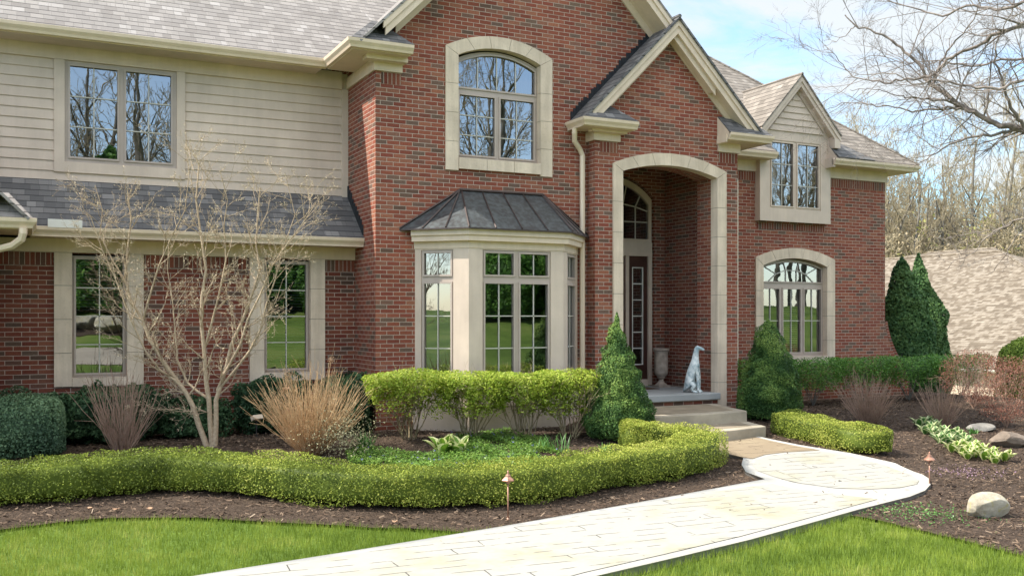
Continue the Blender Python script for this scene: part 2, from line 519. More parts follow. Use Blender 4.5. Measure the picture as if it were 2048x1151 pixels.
def npmesh(name, verts, quads=None, tris=None, var=None, mats=None, smooth=False, fixvar=None):
    me = bpy.data.meshes.new(name)
    nq = 0 if quads is None else len(quads); ntr = 0 if tris is None else len(tris)
    me.vertices.add(len(verts)); me.vertices.foreach_set('co', np.asarray(verts, np.float32).ravel())
    loops = np.concatenate([q.ravel() for q in ([quads] if nq else []) + ([tris] if ntr else [])]).astype(np.int32)
    me.loops.add(len(loops)); me.loops.foreach_set('vertex_index', loops)
    me.polygons.add(nq + ntr)
    st = np.concatenate([np.arange(nq) * 4, nq * 4 + np.arange(ntr) * 3]).astype(np.int32)
    me.polygons.foreach_set('loop_start', st)
    me.polygons.foreach_set('loop_total', np.concatenate([np.full(nq, 4), np.full(ntr, 3)]).astype(np.int32))
    if smooth: me.polygons.foreach_set('use_smooth', np.ones(nq + ntr, bool))
    me.update(calc_edges=True)
    if var is not None:
        a = me.attributes.new('var', 'FLOAT', 'FACE'); a.data.foreach_set('value', np.asarray(var, np.float32))
    for m in (mats if isinstance(mats, (list, tuple)) else [mats]): me.materials.append(m)
    return me
def segmesh(name, segs, mats, sides=3, origin=(0, 0, 0)):
    """segs rows: x0 y0 z0 x1 y1 z1 r0 r1 ; thick ones get more sides"""
    s = np.asarray(segs, float)
    V = []; Q = []; n0 = 0
    thick = np.maximum(s[:, 6], s[:, 7]) > .03
    for sel, k in ((thick, 8), (~thick, sides)):
        q = s[sel]
        if not len(q): continue
        a = q[:, :3]; b = q[:, 3:6]; d = b - a
        L = np.linalg.norm(d, axis=1, keepdims=True) + 1e-9; d = d / L
        a = a - d * np.minimum(q[:, 6:7] * .4, L * .3)
        ref = np.where(np.abs(d[:, 2:3]) < .9, np.array([[0, 0, 1.]]), np.array([[1., 0, 0]]))
        e1 = np.cross(d, ref); e1 /= np.linalg.norm(e1, axis=1, keepdims=True); e2 = np.cross(d, e1)
        t = np.arange(k) * 2 * np.pi / k
        ring = e1[:, None, :] * np.cos(t)[None, :, None] + e2[:, None, :] * np.sin(t)[None, :, None]
        va = a[:, None, :] + ring * q[:, 6][:, None, None]; vb = b[:, None, :] + ring * q[:, 7][:, None, None]
        v = np.concatenate([va, vb], 1).reshape(-1, 3)
        i = np.arange(k); j = (i + 1) % k
        f = np.stack([i, j, j + k, i + k], 1)[None] + (np.arange(len(q)) * 2 * k)[:, None, None]
        V.append(v); Q.append(f.reshape(-1, 4) + n0); n0 += len(v)
    return npmesh(name, np.concatenate(V) - np.array(origin), np.concatenate(Q), None, None, mats, smooth=True)
def unit(v): return v / (np.linalg.norm(v, axis=-1, keepdims=True) + 1e-9)
def leafcloud(name, pts, nrm, size, mats, spread=.8, aspect=.6, rng=RNG, varbias=None, fold=.0, core=None, up=.25):
    n = len(pts)
    nn = unit(nrm + rng.normal(0, spread, (n, 3)) + np.array([0, 0, up]))
    a = unit(np.cross(nn, rng.normal(0, 1, (n, 3)))); b = np.cross(nn, a)
    sz = size * rng.uniform(.65, 1.3, (n, 1))
    L = a * sz * .5; W = b * sz * .5 * aspect
    v = np.stack([pts - L, pts + W + L * .1 + nn * sz * fold, pts + L, pts - W + L * .1 + nn * sz * fold], 1).reshape(-1, 3)
    q = np.arange(4 * n).reshape(-1, 4)
    var = rng.uniform(0, 1, n) if varbias is None else np.clip(varbias + rng.normal(0, .16, n), 0, 1)
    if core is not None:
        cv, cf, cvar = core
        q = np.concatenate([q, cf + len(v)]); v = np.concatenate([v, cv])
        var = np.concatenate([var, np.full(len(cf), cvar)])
    return npmesh(name, v, q, None, var, mats)
class SinNoise:
    def __init__(s, rng, scale, k=10):
        s.w = rng.normal(0, scale, (k, 3)); s.p = rng.uniform(0, 6.28, k)
    def __call__(s, x): return np.sin(x @ s.w.T + s.p).mean(1)
# ------------------------------------------------------------------ the brick house
HOUSE = thing('brick_house', (8, 14.4, 0), 'large two storey red brick house with beige siding, three front gables and an arched entry', 'house')
def arc(x0, x1, zs, za, n=20):
    w_ = (x1 - x0) / 2; h = za - zs; R = (w_ * w_ + h * h) / (2 * h); cz = za - R; cx = (x0 + x1) / 2
    a0 = math.asin(w_ / R)
    return [(cx + R * math.sin(-a0 + 2 * a0 * i / n), cz + R * math.cos(-a0 + 2 * a0 * i / n)) for i in range(n + 1)]
def rect(x0, x1, z0, z1): return [(x0, z0), (x1, z0), (x1, z1), (x0, z1)]
def archpoly(x0, x1, z0, zs, za, n=20): return [(x0, z0), (x1, z0)] + arc(x0, x1, zs, za, n)[::-1]
def T(y): return Matrix.Translation((0, y, 0))

def surround(x0, x1, z0, ospr, oap, ix0, ix1, ispr, iap, nj, na, tf, parent, sill=None, yb=.13, proud=.035, label=None):
    """stone blocks: two jambs, an arch and a sill"""
    m = MB(tf)
    g = .004
    def blk(poly, pr=proud):
        cx = sum(p[0] for p in poly) / len(poly); cz = sum(p[1] for p in poly) / len(poly)
        q = []
        for x, z in poly:
            dx, dz = x - cx, z - cz; L = math.hypot(dx, dz)
            q.append((x - dx / L * g, z - dz / L * g))
        m.prism_xz(q, -pr, yb)
    for a, b, oz, iz, s in ((x0, ix0, ospr, ispr, 0), (ix1, x1, ospr, ispr, 1)):
        zt = min(oz, iz)
        edges = [z0 + (zt - z0) * k / nj for k in range(nj + 1)]
        for k in range(nj):
            if k < nj - 1: blk(rect(a, b, edges[k], edges[k + 1]))
            else:
                if s == 0: blk([(a, edges[k]), (b, edges[k]), (b, iz), (a, oz)])
                else: blk([(a, edges[k]), (b, edges[k]), (b, oz), (a, iz)])
    if oap:
        n = na * 5
        oa = arc(x0, x1, ospr, oap, n); ia = arc(ix0, ix1, ispr, iap, n)
        for k in range(na):
            blk(oa[k * 5:k * 5 + 6] + ia[k * 5:k * 5 + 6][::-1])
    if sill:
        s0, s1, ns = sill
        for k in range(ns):
            blk(rect(ix0 + (ix1 - ix0) * k / ns, ix0 + (ix1 - ix0) * (k + 1) / ns, s0, s1), proud + .02)
    # mortar behind the joints
    m.cur = 1
    h = .012
    for a, b in ((x0 + h, ix0 - h), (ix1 + h, x1 - h)): m.prism_xz(rect(a, b, z0 + h, min(ospr, ispr)), -proud + .006, yb - .006)
    if oap:
        n = 30
        oa = arc(x0 + h, x1 - h, ospr - h, oap - h, n); ia = arc(ix0 - h, ix1 + h, ispr + h, iap + h, n)
        for k in range(n): m.prism_xz([oa[k], oa[k + 1], ia[k + 1], ia[k]], -proud + .006, yb - .006)
    if sill: m.prism_xz(rect(ix0 + h, ix1 - h, sill[0] + h, sill[1] - h), -proud - .01, yb - .006)
    o = m.build('stone_surround', [M_STONE, M_JOINT], parent)
    return tagp(o, label)

def window(tf, outer, lights, y=.10, grille=None, blind=None, curtain=False, room=1.3, label=None, frame_mat=None, gw=.016):
    """outer: opening polygon; lights: list of polygons"""
    m = MB(tf)
    m.wall(outer, lights, y, .05)
    def off(poly, d):
        n = len(poly); cx = sum(p[0] for p in poly) / n; cz = sum(p[1] for p in poly) / n
        xs = [p[0] for p in poly]; zs = [p[1] for p in poly]
        wx = (max(xs) - min(xs)) / 2; wz = (max(zs) - min(zs)) / 2
        mx_ = (max(xs) + min(xs)) / 2; mz = (max(zs) + min(zs)) / 2
        return [(mx_ + (x - mx_) * (1 + d / wx), mz + (z - mz) * (1 + d / wz)) for x, z in poly]
    for l in lights:
        m.wall(off(l, .028), [l], y - .018, .03, rim=True)
    f = m.build('window', frame_mat or M_FRAME, HOUSE)
    tagp(f, label)
    p = MB(tf)
    for l in lights:
        q = off(l, .012); p.add([(x, y + .028, z) for x, z in q], [tuple(range(len(q)))])
    p.build('pane', M_GLASS, f)
    if grille:
        g = MB(tf)
        for a, b in grille: g.bar(a, b, gw, (y + .010, y + .024))
        g.build('grille', M_GRILLE, f)
    xs = [p_[0] for p_ in outer]; zs = [p_[1] for p_ in outer]
    a0, a1, b0, b1 = min(xs), max(xs), min(zs), max(zs)
    if blind:
        b = MB(tf)
        for (c0, c1, d0, d1) in blind:
            z = d0
            while z < d1:
                b.add([(c0, y + .085, z), (c1, y + .085, z), (c1, y + .118, z + .018), (c0, y + .118, z + .018)], [(0, 1, 2, 3)])
                z += .048
        b.build('blind', M_BLIND, f)
    if curtain:
        c = MB(tf)
        for s, (c0, c1) in enumerate(((a0 + .02, a0 + (a1 - a0) * .17), (a1 - (a1 - a0) * .17, a1 - .02))):
            n = 18; vs = []
            for i in range(n + 1):
                x = c0 + (c1 - c0) * i / n; yy = y + .16 + .03 * math.sin(i * 1.9)
                vs += [(x, yy, b0), (x, yy, b1)]
            c.add(vs, [(2 * i, 2 * i + 2, 2 * i + 3, 2 * i + 1) for i in range(n)])
        c.build('curtain', M_CURT, f)
    r = MB(tf)
    x0, x1, z0, z1 = a0 + .004, a1 - .004, b0 + .004, b1 + .02
    y0, y1 = y + .052, y + room
    e = min(.45, room * .4)
    X0, X1, Z0, Z1 = x0 - e, x1 + e, z0 - e * .5, z1 + e * .2
    r.add([(x0, y0, z0), (x1, y0, z0), (x1, y0, z1), (x0, y0, z1), (X0, y1, Z0), (X1, y1, Z0), (X1, y1, Z1), (X0, y1, Z1)],
          [(4, 7, 6, 5), (0, 4, 5, 1), (1, 5, 6, 2), (2, 6, 7, 3), (3, 7, 4, 0)])
    r.build('interior', M_ROOM, f)
    return f
def gridlines(x0, x1, z0, z1, nc, nr):
    L = []
    for i in range(1, nc): x = x0 + (x1 - x0) * i / nc; L.append(((x, z0), (x, z1)))
    for j in range(1, nr): z = z0 + (z1 - z0) * j / nr; L.append(((x0, z), (x1, z)))
    return L

# --- left wing, ground floor wall with two tall windows
BASE = -.15
m = MB(T(15.46))
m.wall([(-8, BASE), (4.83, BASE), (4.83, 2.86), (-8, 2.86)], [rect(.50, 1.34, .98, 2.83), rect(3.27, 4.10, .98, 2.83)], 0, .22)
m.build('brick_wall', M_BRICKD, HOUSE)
for (o0, o1, i0, i1) in ((.309, 1.524, .546, 1.293), (3.09, 4.294, 3.317, 4.057)):
    tf = T(15.46)
    zb = 1.02
    l = rect(i0 + .055, i1 - .055, zb + .06, 2.75)
    f = window(tf, rect(i0, i1, zb, 2.80), [l], .06, gridlines(l[0][0], l[1][0], zb + .06, 2.75, 2, 4), blind=[(i0 + .06, i1 - .06, 1.1 if o0 > 2 else 2.0, 2.75)],
               label='tall ground floor window with stone jambs behind the ' + ('bare shrubby tree, left one' if o0 < 2 else 'bare shrubby tree, right one with blinds down'))
    m = MB(tf)
    for a, b in ((o0, i0), (i1, o1)):
        e = [.89, .96 + .42, 1.87, 2.36, 2.84]
        for k in range(4): m.box(a, b, -.035, .10, e[k] + .004, e[k + 1] - .004)
    m.box(i0 + .004, i1 - .004, -.03, .10, .89, 1.017)
    m.cur = 1
    for a, b in ((o0, i0), (i1, o1)): m.box(a + .01, b - .01, -.029, .09, .9, 2.838)
    m.build('stone_surround', [M_STONE, M_JOINT], f)
# soldier course and frieze under the low eave
def soldier(tf, x0, x1, z1, h=.19, y=-.004):
    """uv with bricks standing upright, started at the top"""
    m = MB(tf)
    m.box(x0, x1, y, .02, z1 - h, z1)
    o = m.build('soldier_course', M_SOLD, HOUSE)
    me = o.data; uv = me.uv_layers[0].data
    for l in me.loops:
        c = me.vertices[l.vertex_index].co; uv[l.index].uv = (uv[l.index].uv[0], (c.z - (z1 - h)) * .2 / h)
    return o
for a, b in ((-8, .30), (1.535, 3.08), (4.305, 4.80)): soldier(T(15.46), a, b, 2.84)
m = MB()
m.box(-8, 4.80, 15.425, 15.47, 2.842, 3.06)
m.build('frieze_board', M_TRIM, HOUSE)
# --- low roof over the ground floor of the left wing
m = MB(); m.slab([(-.6, 14.93, 3.155), (4.805, 14.93, 3.155), (4.805, 15.878, 3.955), (-.6, 15.878, 3.955)], .035)
m.build('low_roof', M_SHD, HOUSE)
m = MB(); m.box(-.6, 4.80, 14.98, 15.425, 3.03, 3.05)
m.build('soffit', M_TRIM, HOUSE)
GP = [(0, 0), (0, -.125), (.055, -.125), (.07, -.09), (.105, -.045), (.112, 0), (.100, .004), (.09, -.02), (.012, -.02)]
def gutter(path, parent=None, z=None, prof=GP, ends=True):
    m = MB(); m.sweep(path, prof)
    return m.build('gutter', M_GUT, parent or HOUSE)
gutter([(4.80, 15.04, 3.155), (.09, 15.04, 3.155), (.09, 13.9, 3.155), (-1.1, 13.9, 3.155)][::-1] if False else [(-1.1, 13.92, 3.165), (-.03, 13.92, 3.165), (-.03, 15.04, 3.165), (4.80, 15.04, 3.165)])
m = MB(); m.box(.22, .66, 14.925, 14.945, 3.155, 3.27); m.box(.22, .66, 14.945, 15.02, 3.17, 3.178)
m.build('splash_guard', M_WHITE, HOUSE)
# --- black flashing where the low roof meets the brick
def flashing(x, p0, p1, n, name='flashing', wz=.16):
    m = MB(); rr = random.Random(3)
    for k in range(n):
        t0 = k / n; t1 = (k + 1) / n
        y0 = p0[0] + (p1[0] - p0[0]) * t0; y1 = p0[0] + (p1[0] - p0[0]) * t1
        z0 = p0[1] + (p1[1] - p0[1]) * t0; z1 = p0[1] + (p1[1] - p0[1]) * t1
        top = z1 + wz + rr.uniform(-.02, .02)
        m.box(x - .012, x + .01, y0, y1 - .0, min(z0, z1) - .05, top)
    return m.build(name, M_FLASH, HOUSE)
flashing(4.802, (15.0, 3.16), (15.88, 3.96), 10)
# --- left wing, upper floor in clapboard
m = MB()
Zs = 3.925; z = Zs
rows = []
while z < 5.73: rows.append((z, min(z + .151, 5.75))); z += .151
def clap(m, x0, x1, y, rows):
    for a, b in rows: m.add([(x0, y - .022, a), (x1, y - .022, a), (x1, y - .004, b), (x0, y - .004, b), (x0, y, a), (x1, y, a)], [(0, 1, 2, 3), (4, 5, 1, 0)])
clap(m, -8, .317, 15.88, rows); clap(m, 2.177, 4.70, 15.88, rows)
clap(m, .317, 2.177, 15.88, [r for r in rows if r[1] < 4.08])
m.wall([(-8, 3.7), (4.83, 3.7), (4.83, 6.0), (-8, 6.0)], [rect(.46, 2.05, 4.22, 5.73)], 15.882, .1)
m.build('siding', M_TRIMG, HOUSE)
m = MB()
y0, y1 = 15.842, 15.88
m.box(.317, .46, y0, y1, 4.06, 5.73); m.box(2.05, 2.177, y0, y1, 4.06, 5.73); m.box(.46, 2.05, y0, y1, 4.06, 4.218)
m.box(-8, 4.70, y0 - .004, y1, 5.732, 6.02); m.box(4.70, 4.806, y0 - .004, y1, 3.90, 5.73)
m.build('trim_board', M_TRIMG, HOUSE)
tf = T(15.84)
L1 = rect(.535, 1.19, 4.30, 5.655); L2 = rect(1.315, 1.965, 4.30, 5.655)
window(tf, rect(.46, 2.05, 4.22, 5.73), [L1, L2], .03, gridlines(.535, 1.19, 4.30, 5.655, 2, 3) + gridlines(1.315, 1.965, 4.30, 5.655, 2, 3),
       label='double casement window in the beige siding upstairs')
# --- left wing main roof
sl = .85
m = MB()
e = (15.32, 6.06)
def zl(y): return e[1] + sl * (y - e[0])
m.slab([(-9, e[0], e[1]), (7.8, e[0], e[1]), (7.8, 20.2, zl(20.2)), (-9, 20.2, zl(20.2))], .04)
m.slab([(-9, 20.2, zl(20.2)), (7.8, 20.2, zl(20.2)), (7.8, 25, e[1]), (-9, 25, e[1])], .04)
m.build('roof', M_SHL, HOUSE)
m = MB(); m.box(-9, 4.24, 15.40, 15.84, 5.93, 5.945); m.build('soffit', M_TRIMG, HOUSE)
m = MB(); m.box(-9, 4.30, 15.38, 15.40, 5.925, 6.05); m.build('fascia', M_TRIM, HOUSE)
gutter([(-9, 15.385, 6.065), (4.335, 15.385, 6.065), (4.335, 14.03, 6.065), (5.27, 14.03, 6.065)])
# --- main gable block
yM = 14.4
apx, apz = 7.8, 9.44
def brickgable(z): return apz - .42
ow = archpoly(6.14, 7.75, 4.42, 6.12, 6.36)
m = MB(T(yM))
zr = apz - .36
m.wall([(4.808, BASE), (11.6, BASE), (11.6, zr - 3.8), (apx, zr), (4.808, zr - 2.992)], [ow, rect(5.55, 8.32, .05, 3.2), rect(9.35, 11.4, -.1, 5.1)], 0, .2)
m.build('brick_wall', M_BRICK, HOUSE)
m = MB(); m.add([(4.808, 14.4, BASE), (4.808, 20, BASE), (4.808, 20, 6.3), (4.808, 14.4, 6.3)], [(0, 3, 2, 1)])
m.build('brick_wall', M_BRICK, HOUSE)
def gableroof(cx, za, s, hwl, hwr, yf, yb, matr, tk=.035):
    m = MB()
    m.slab([(cx, yf, za), (cx, yb, za), (cx - hwl, yb, za - s * hwl), (cx - hwl, yf, za - s * hwl)], tk)
    m.slab([(cx, yf, za), (cx + hwr, yf, za - s * hwr), (cx + hwr, yb, za - s * hwr), (cx, yb, za)], tk)
    m.tube([(cx, yf - .005, za + .005), (cx, yb, za + .005)], .035, 6)
    return m.build('roof', matr, HOUSE)
def rake(cx, za, s, hwl, hwr, yf, yw, mat_=None, vd=.30, fr=.11, slope_soffit=True):
    """fascia boards, soffit and frieze along both slopes of a gable"""
    mat_ = mat_ or M_TRIM
    k = .05                                          # vertical thickness of the roof
    for sg, hw in ((-1, hwl), (1, hwr)):
        m = MB(); so_ = MB(); fb = MB()
        def q(a, b, top, bot): return [(cx + sg * a, za - s * a - top), (cx + sg * b, za - s * b - top), (cx + sg * b, za - s * b - bot), (cx + sg * a, za - s * a - bot)]
        m.prism_xz(q(0, hw, k, k + .105), yf + .01, yf + .05)
        m.prism_xz(q(0, hw - .04, k + .105, vd + .02), yf + .035, yf + .075)
        so_.prism_xz(q(0, hw - .08, vd - .02, vd), yf + .075, yw - .001)
        fb.prism_xz(q(0, hw - .35, vd, vd + fr), yw - .03, yw)
        m.build('fascia', mat_, HOUSE); so_.build('soffit', mat_, HOUSE); fb.build('frieze_board', mat_, HOUSE)
gableroof(apx, apz, 1.0, 3.40, 3.6, 13.92, 26, M_SHL)
rake(apx, apz, 1.0, 3.02, 3.3, 13.92, yM, vd=.27, fr=.16)
def ereturn(x0, x1, yg, yw, z0, hip='R', mat_=None):
    """small hipped roof return at the foot of a gable"""
    m = MB(); s = .9; h = (yw - yg) * s + .0
    if hip == 'R':
        m.slab([(x0, yg, z0), (x1, yg, z0), (x1 - .42, yw, z0 + h), (x0 + .47, yw, z0 + h)], .02)
        m.slab([(x1, yg, z0), (x1, yw, z0), (x1 - .42, yw, z0 + h)], .02)
    else:
        m.slab([(x0, yg, z0), (x1, yg, z0), (x1 - .25, yw, z0 + h), (x0 + .0, yw, z0 + h)], .02)
    m.build('return_roof', mat_ or M_SHD, HOUSE)
ereturn(4.28, 5.27, 13.93, 14.4, 6.075)
m = MB(); m.box(4.33, 5.25, 14.035, 14.40, 5.925, 5.945); m.box(4.33, 4.80, 14.40, 15.40, 5.925, 5.945)
m.box(4.60, 5.27, 14.20, 14.40, 5.86, 5.925)
m.build('soffit', M_TRIM, HOUSE)
m = MB(); m.box(4.772, 5.24, 14.363, 14.41, 5.735, 5.90); m.box(4.772, 4.81, 14.41, 15.84, 5.735, 5.925)
m.build('frieze_board', M_TRIM, HOUSE)
soldier(T(14.4), 4.90, 5.23, 5.73)
# arch window of the main gable
tf = T(yM)
x0, x1 = 6.20, 7.70
tr = archpoly(x0 + .05, x1 - .05, 5.66, 6.045, 6.225)
l1 = rect(x0 + .07, 6.90, 4.56, 5.53); l2 = rect(7.01, x1 - .07, 4.56, 5.53)
g = [((x0 + .05 + (x1 - x0 - .1) * k / 4, 5.66), (x0 + .05 + (x1 - x0 - .1) * k / 4, 6.10 + (.11 if k == 2 else .07))) for k in (1, 2, 3)]
g += gridlines(x0 + .07, 6.90, 4.56, 5.53, 2, 3) + gridlines(7.01, x1 - .07, 4.56, 5.53, 2, 3)
f = window(tf, archpoly(x0, x1, 4.485, 6.11, 6.29), [tr, l1, l2], .10, g, curtain=False, label='arched upper window with stone surround in the tall centre gable')
surround(5.975, 7.93, 4.27, 6.27, 6.52, x0, x1, 6.14, 6.315, 4, 5, tf, f, sill=(4.30, 4.483, 3))

# --- porch gable with the arched entry
yP = 14.15
cx, za = 10.19, 7.17
m = MB(T(yP))
zr = za - .36
m.wall([(8.64, BASE), (9.17, BASE), (9.17, .2), (11.27, .2), (11.27, BASE), (11.72, BASE), (11.72, zr - (11.72 - cx)), (cx, zr), (8.64, zr - (cx - 8.64))],
       [archpoly(9.17, 11.27, .25, 4.45, 4.63)], 0, .62)
m.build('brick_wall', M_BRICK, HOUSE)
m = MB()
m.add([(8.64, 14.15, BASE), (8.64, 14.4, BASE), (8.64, 14.4, 5.3), (8.64, 14.15, 5.3)], [(0, 3, 2, 1)])
m.build('brick_wall', M_BRICK, HOUSE); m = MB()
m.add([(11.72, 14.15, BASE), (11.72, 15.8, BASE), (11.72, 15.8, 5.6), (11.72, 14.15, 5.6)], [(0, 1, 2, 3)])
m.build('brick_wall', M_BRICK, HOUSE)
# inner porch walls, ceiling and back wall with the door
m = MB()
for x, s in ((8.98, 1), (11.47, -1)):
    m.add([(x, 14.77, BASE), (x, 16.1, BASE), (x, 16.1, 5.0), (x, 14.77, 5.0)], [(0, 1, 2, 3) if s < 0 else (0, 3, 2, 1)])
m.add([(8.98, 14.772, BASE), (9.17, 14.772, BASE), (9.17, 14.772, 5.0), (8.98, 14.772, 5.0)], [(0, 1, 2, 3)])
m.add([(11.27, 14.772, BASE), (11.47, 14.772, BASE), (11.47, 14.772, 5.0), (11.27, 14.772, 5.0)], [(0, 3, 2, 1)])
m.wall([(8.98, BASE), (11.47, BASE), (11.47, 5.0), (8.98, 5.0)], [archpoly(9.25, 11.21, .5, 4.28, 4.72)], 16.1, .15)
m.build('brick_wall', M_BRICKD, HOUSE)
m = MB(); m.box(8.9, 11.55, 14.77, 16.12, 5.0, 5.05); m.build('porch_ceiling', M_TRIM, HOUSE)
fe = None
m = MB(T(yP))
ent = surround(8.99, 11.44, .18, 4.56, 4.81, 9.19, 11.23, 4.43, 4.59, 8, 6, T(yP), HOUSE, yb=.16, label='limestone arch around the entry')
rake(cx, za, 1.0, 1.76, 1.80, 13.86, yP, vd=.27, fr=.13)
gableroof(cx, za, 1.0, 1.93, 2.05, 13.84, 18, M_SHD)
ereturn(8.22, 9.29, 13.78, yP, 5.235)
m = MB(); m.prism_xy([(8.24, 13.87), (9.27, 13.87), (9.27, 14.15), (8.24, 14.40)], 5.09, 5.11); m.box(8.5, 9.2, 14.0, 14.15, 5.05, 5.09)
m.build('soffit', M_TRIM, HOUSE)
gutter([(8.30, 14.39, 5.225), (8.30, 13.88, 5.225), (9.29, 13.88, 5.225)][::1] if False else [(9.29, 13.88, 5.225), (8.30, 13.88, 5.225), (8.30, 14.39, 5.225)][::-1])
m = MB(); m.box(8.60, 9.135, 14.112, 14.16, 4.925, 5.05); m.box(8.60, 8.64, 14.16, 14.40, 4.925, 5.09); m.build('frieze_board', M_TRIM, HOUSE)
soldier(T(yP), 8.74, 9.10, 4.92)
# right return
m = MB()
m.slab([(11.26, 13.78, 5.235), (12.24, 13.78, 5.235), (12.0, yP, 5.57), (11.26, yP, 5.57)], .02)
m.slab([(12.24, 13.78, 5.235), (12.24, 15.3, 5.235), (11.9, 15.3, 5.53), (11.9, yP, 5.53)], .02)
m.build('return_roof', M_SHD, HOUSE)
m = MB(); m.add([(11.25, 13.86, 5.10), (11.25, yP, 5.10), (11.25, yP, 5.56), (11.25, 13.80, 5.22)], [(0, 1, 2, 3), ])
m.box(11.235, 11.25, 13.88, yP, 5.05, 5.14)
m.prism_xz([(11.22, 5.06), (11.25, 5.06), (11.25, 5.2), (11.22, 5.2)], 13.86, 14.12)
m.build('return_end', M_TRIM, HOUSE)
gutter([(11.26, 13.88, 5.225), (12.17, 13.88, 5.225), (12.17, 15.4, 5.225)])
m = MB(); m.box(11.26, 12.17, 13.88, yP, 5.09, 5.11); m.box(11.75, 12.17, yP, 15.6, 5.09, 5.11); m.build('soffit', M_TRIM, HOUSE)
m = MB(); m.box(11.26, 11.76, 14.112, 14.16, 4.925, 5.09); m.box(11.72, 11.76, 14.16, 15.7, 4.925, 5.09); m.build('frieze_board', M_TRIM, HOUSE)
soldier(T(yP), 11.29, 11.70, 4.92)
# stepped black flashing where the porch roof runs into the gable wall
m = MB(); rr = random.Random(5)
for k in range(34):
    t = k / 34
    x = 8.30 + 1.75 * t; z = za - 1.0 * (cx - x)
    m.box(x, x + .058, 14.378, 14.402, z - .06, z + .13 + rr.uniform(-.03, .04))
m.build('flashing', M_FLASH, HOUSE)

# --- porch door, sidelights and fanlight
tf = T(16.1)
ox0, ox1 = 9.27, 11.19
fan = archpoly(ox0 + .09, ox1 - .09, 3.46, 4.16, 4.56)
c0, c1 = ox0 + .09, ox1 - .09
cxx = (c0 + c1) / 2
g = []
for z_ in (3.80,): g.append(((c0, z_), (c1, z_)))
ia = arc(c0 + .30, c1 - .30, 4.10, 4.20, 4)
xs4 = [c0 + (c1 - c0) * k / 6 for k in range(1, 6)]
for x in xs4: g.append(((x, 3.46), (x, 4.10)))
g.append(((c0, 4.10), (c0 + .01, 4.10)))
pts = [(c0, 4.02)] + [(x, 4.10 + .06 * math.sin(math.pi * k / 4)) for k, x in enumerate(xs4)] + [(c1, 4.02)]
for a, b in zip(pts, pts[1:]): g.append((a, b))
oa = arc(c0, c1, 4.16, 4.56, 16)
for k, j in ((1, 2), (2, 5), (3, 8), (4, 11), (5, 14)): g.append((pts[k], (oa[j][0], oa[j][1] - .01)))
window(tf, archpoly(ox0, ox1, 3.40, 4.26, 4.68), [fan], .05, g, room=1.0, label='arched fanlight above the front door', gw=.02, frame_mat=M_TRIMG)
m = MB(tf); m.box(ox0, ox1, .03, .10, 3.12, 3.398); m.box(ox0, ox1, .02, .03, 3.12, 3.19)
m.build('door_header', M_TRIMG, HOUSE)
m = MB(tf)
for a, b in ((ox0, ox0 + .09), (ox1 - .09, ox1), (9.72, 9.80), (10.56, 10.64)): m.box(a, b, .03, .12, .55, 3.12)
m.box(ox0 + .09, ox1 - .09, .05, .14, .53, .66)
fr = m.build('door_frame', M_TRIMG, HOUSE)
m = MB(tf); m.box(9.80, 10.56, .075, .12, .67, 3.11)
for zz in ((.8, 1.5), (1.65, 2.9)):
    for xx in ((9.88, 10.14), (10.22, 10.48)): m.box(xx[0], xx[1], .06, .075, zz[0], zz[1])
d = m.build('door', M_DOOR, HOUSE, bevel=.006)
m = MB(tf); m.tube([(10.50, .05, 1.55), (10.50, .03, 1.60), (10.50, .03, 1.75), (10.50, .05, 1.80)], .012, 8); m.build('handle', M_LIGHTCU, d)
for a, b in ((ox0 + .09, 9.72), (10.64, ox1 - .09)):
    m = MB(tf); m.wall(rect(a, b, .66, 3.12), [rect(a + .10, b - .10, .95, 2.90)], .075, .04)
    s_ = m.build('sidelight', M_DOOR, HOUSE)
    m = MB(tf); m.add([(a + .09, .10, .94), (b - .09, .10, .94), (b - .09, .10, 2.91), (a + .09, .10, 2.91)], [(0, 1, 2, 3)]); m.build('pane', M_GLASS, s_)
    m = MB(tf)
    x_0, x_1 = a + .10, b - .10
    m.bar((x_0 + .008, .95), (x_0 + .008, 2.9), .018, (.07, .095)); m.bar((x_1 - .008, .95), (x_1 - .008, 2.9), .018, (.07, .095))
    for k in range(7): zz = .96 + 1.93 * k / 6; m.bar((x_0 + .017, zz), (x_1 - .017, zz), .018, (.07, .095))
    m.build('grille', M_WHITE, s_)
    m = MB(tf); m.box(a + .02, b - .02, .13, .14, .7, 3.1); m.build('backing', M_DARK, s_)

# --- downspouts
def dsp(pts, w_=.075, parent=None):
    m = MB(); m.tube(pts, w_ * .62, 8)
    return m.build('downspout', M_GUT, parent or HOUSE)
px = 8.50
dsp([(8.26, 14.18, 5.11), (8.26, 14.19, 5.02), (8.30, 14.26, 4.90), (8.44, 14.32, 4.78), (8.50, 14.335, 4.68), (8.50, 14.335, 3), (8.50, 14.335, .1)])
dsp([(12.13, 15.25, 5.10), (12.13, 15.28, 5.02), (12.35, 15.45, 4.93), (12.9, 15.66, 4.80), (12.96, 15.68, 4.70), (12.96, 15.68, .1)], .06)
dsp([(-.08, 13.86, 3.04), (-.08, 13.86, 2.98), (-.10, 13.9, 2.90), (-.2, 13.98, 2.82), (-.42, 14.12, 2.76), (-.52, 14.14, 2.6), (-.52, 14.14, 0)], .08)

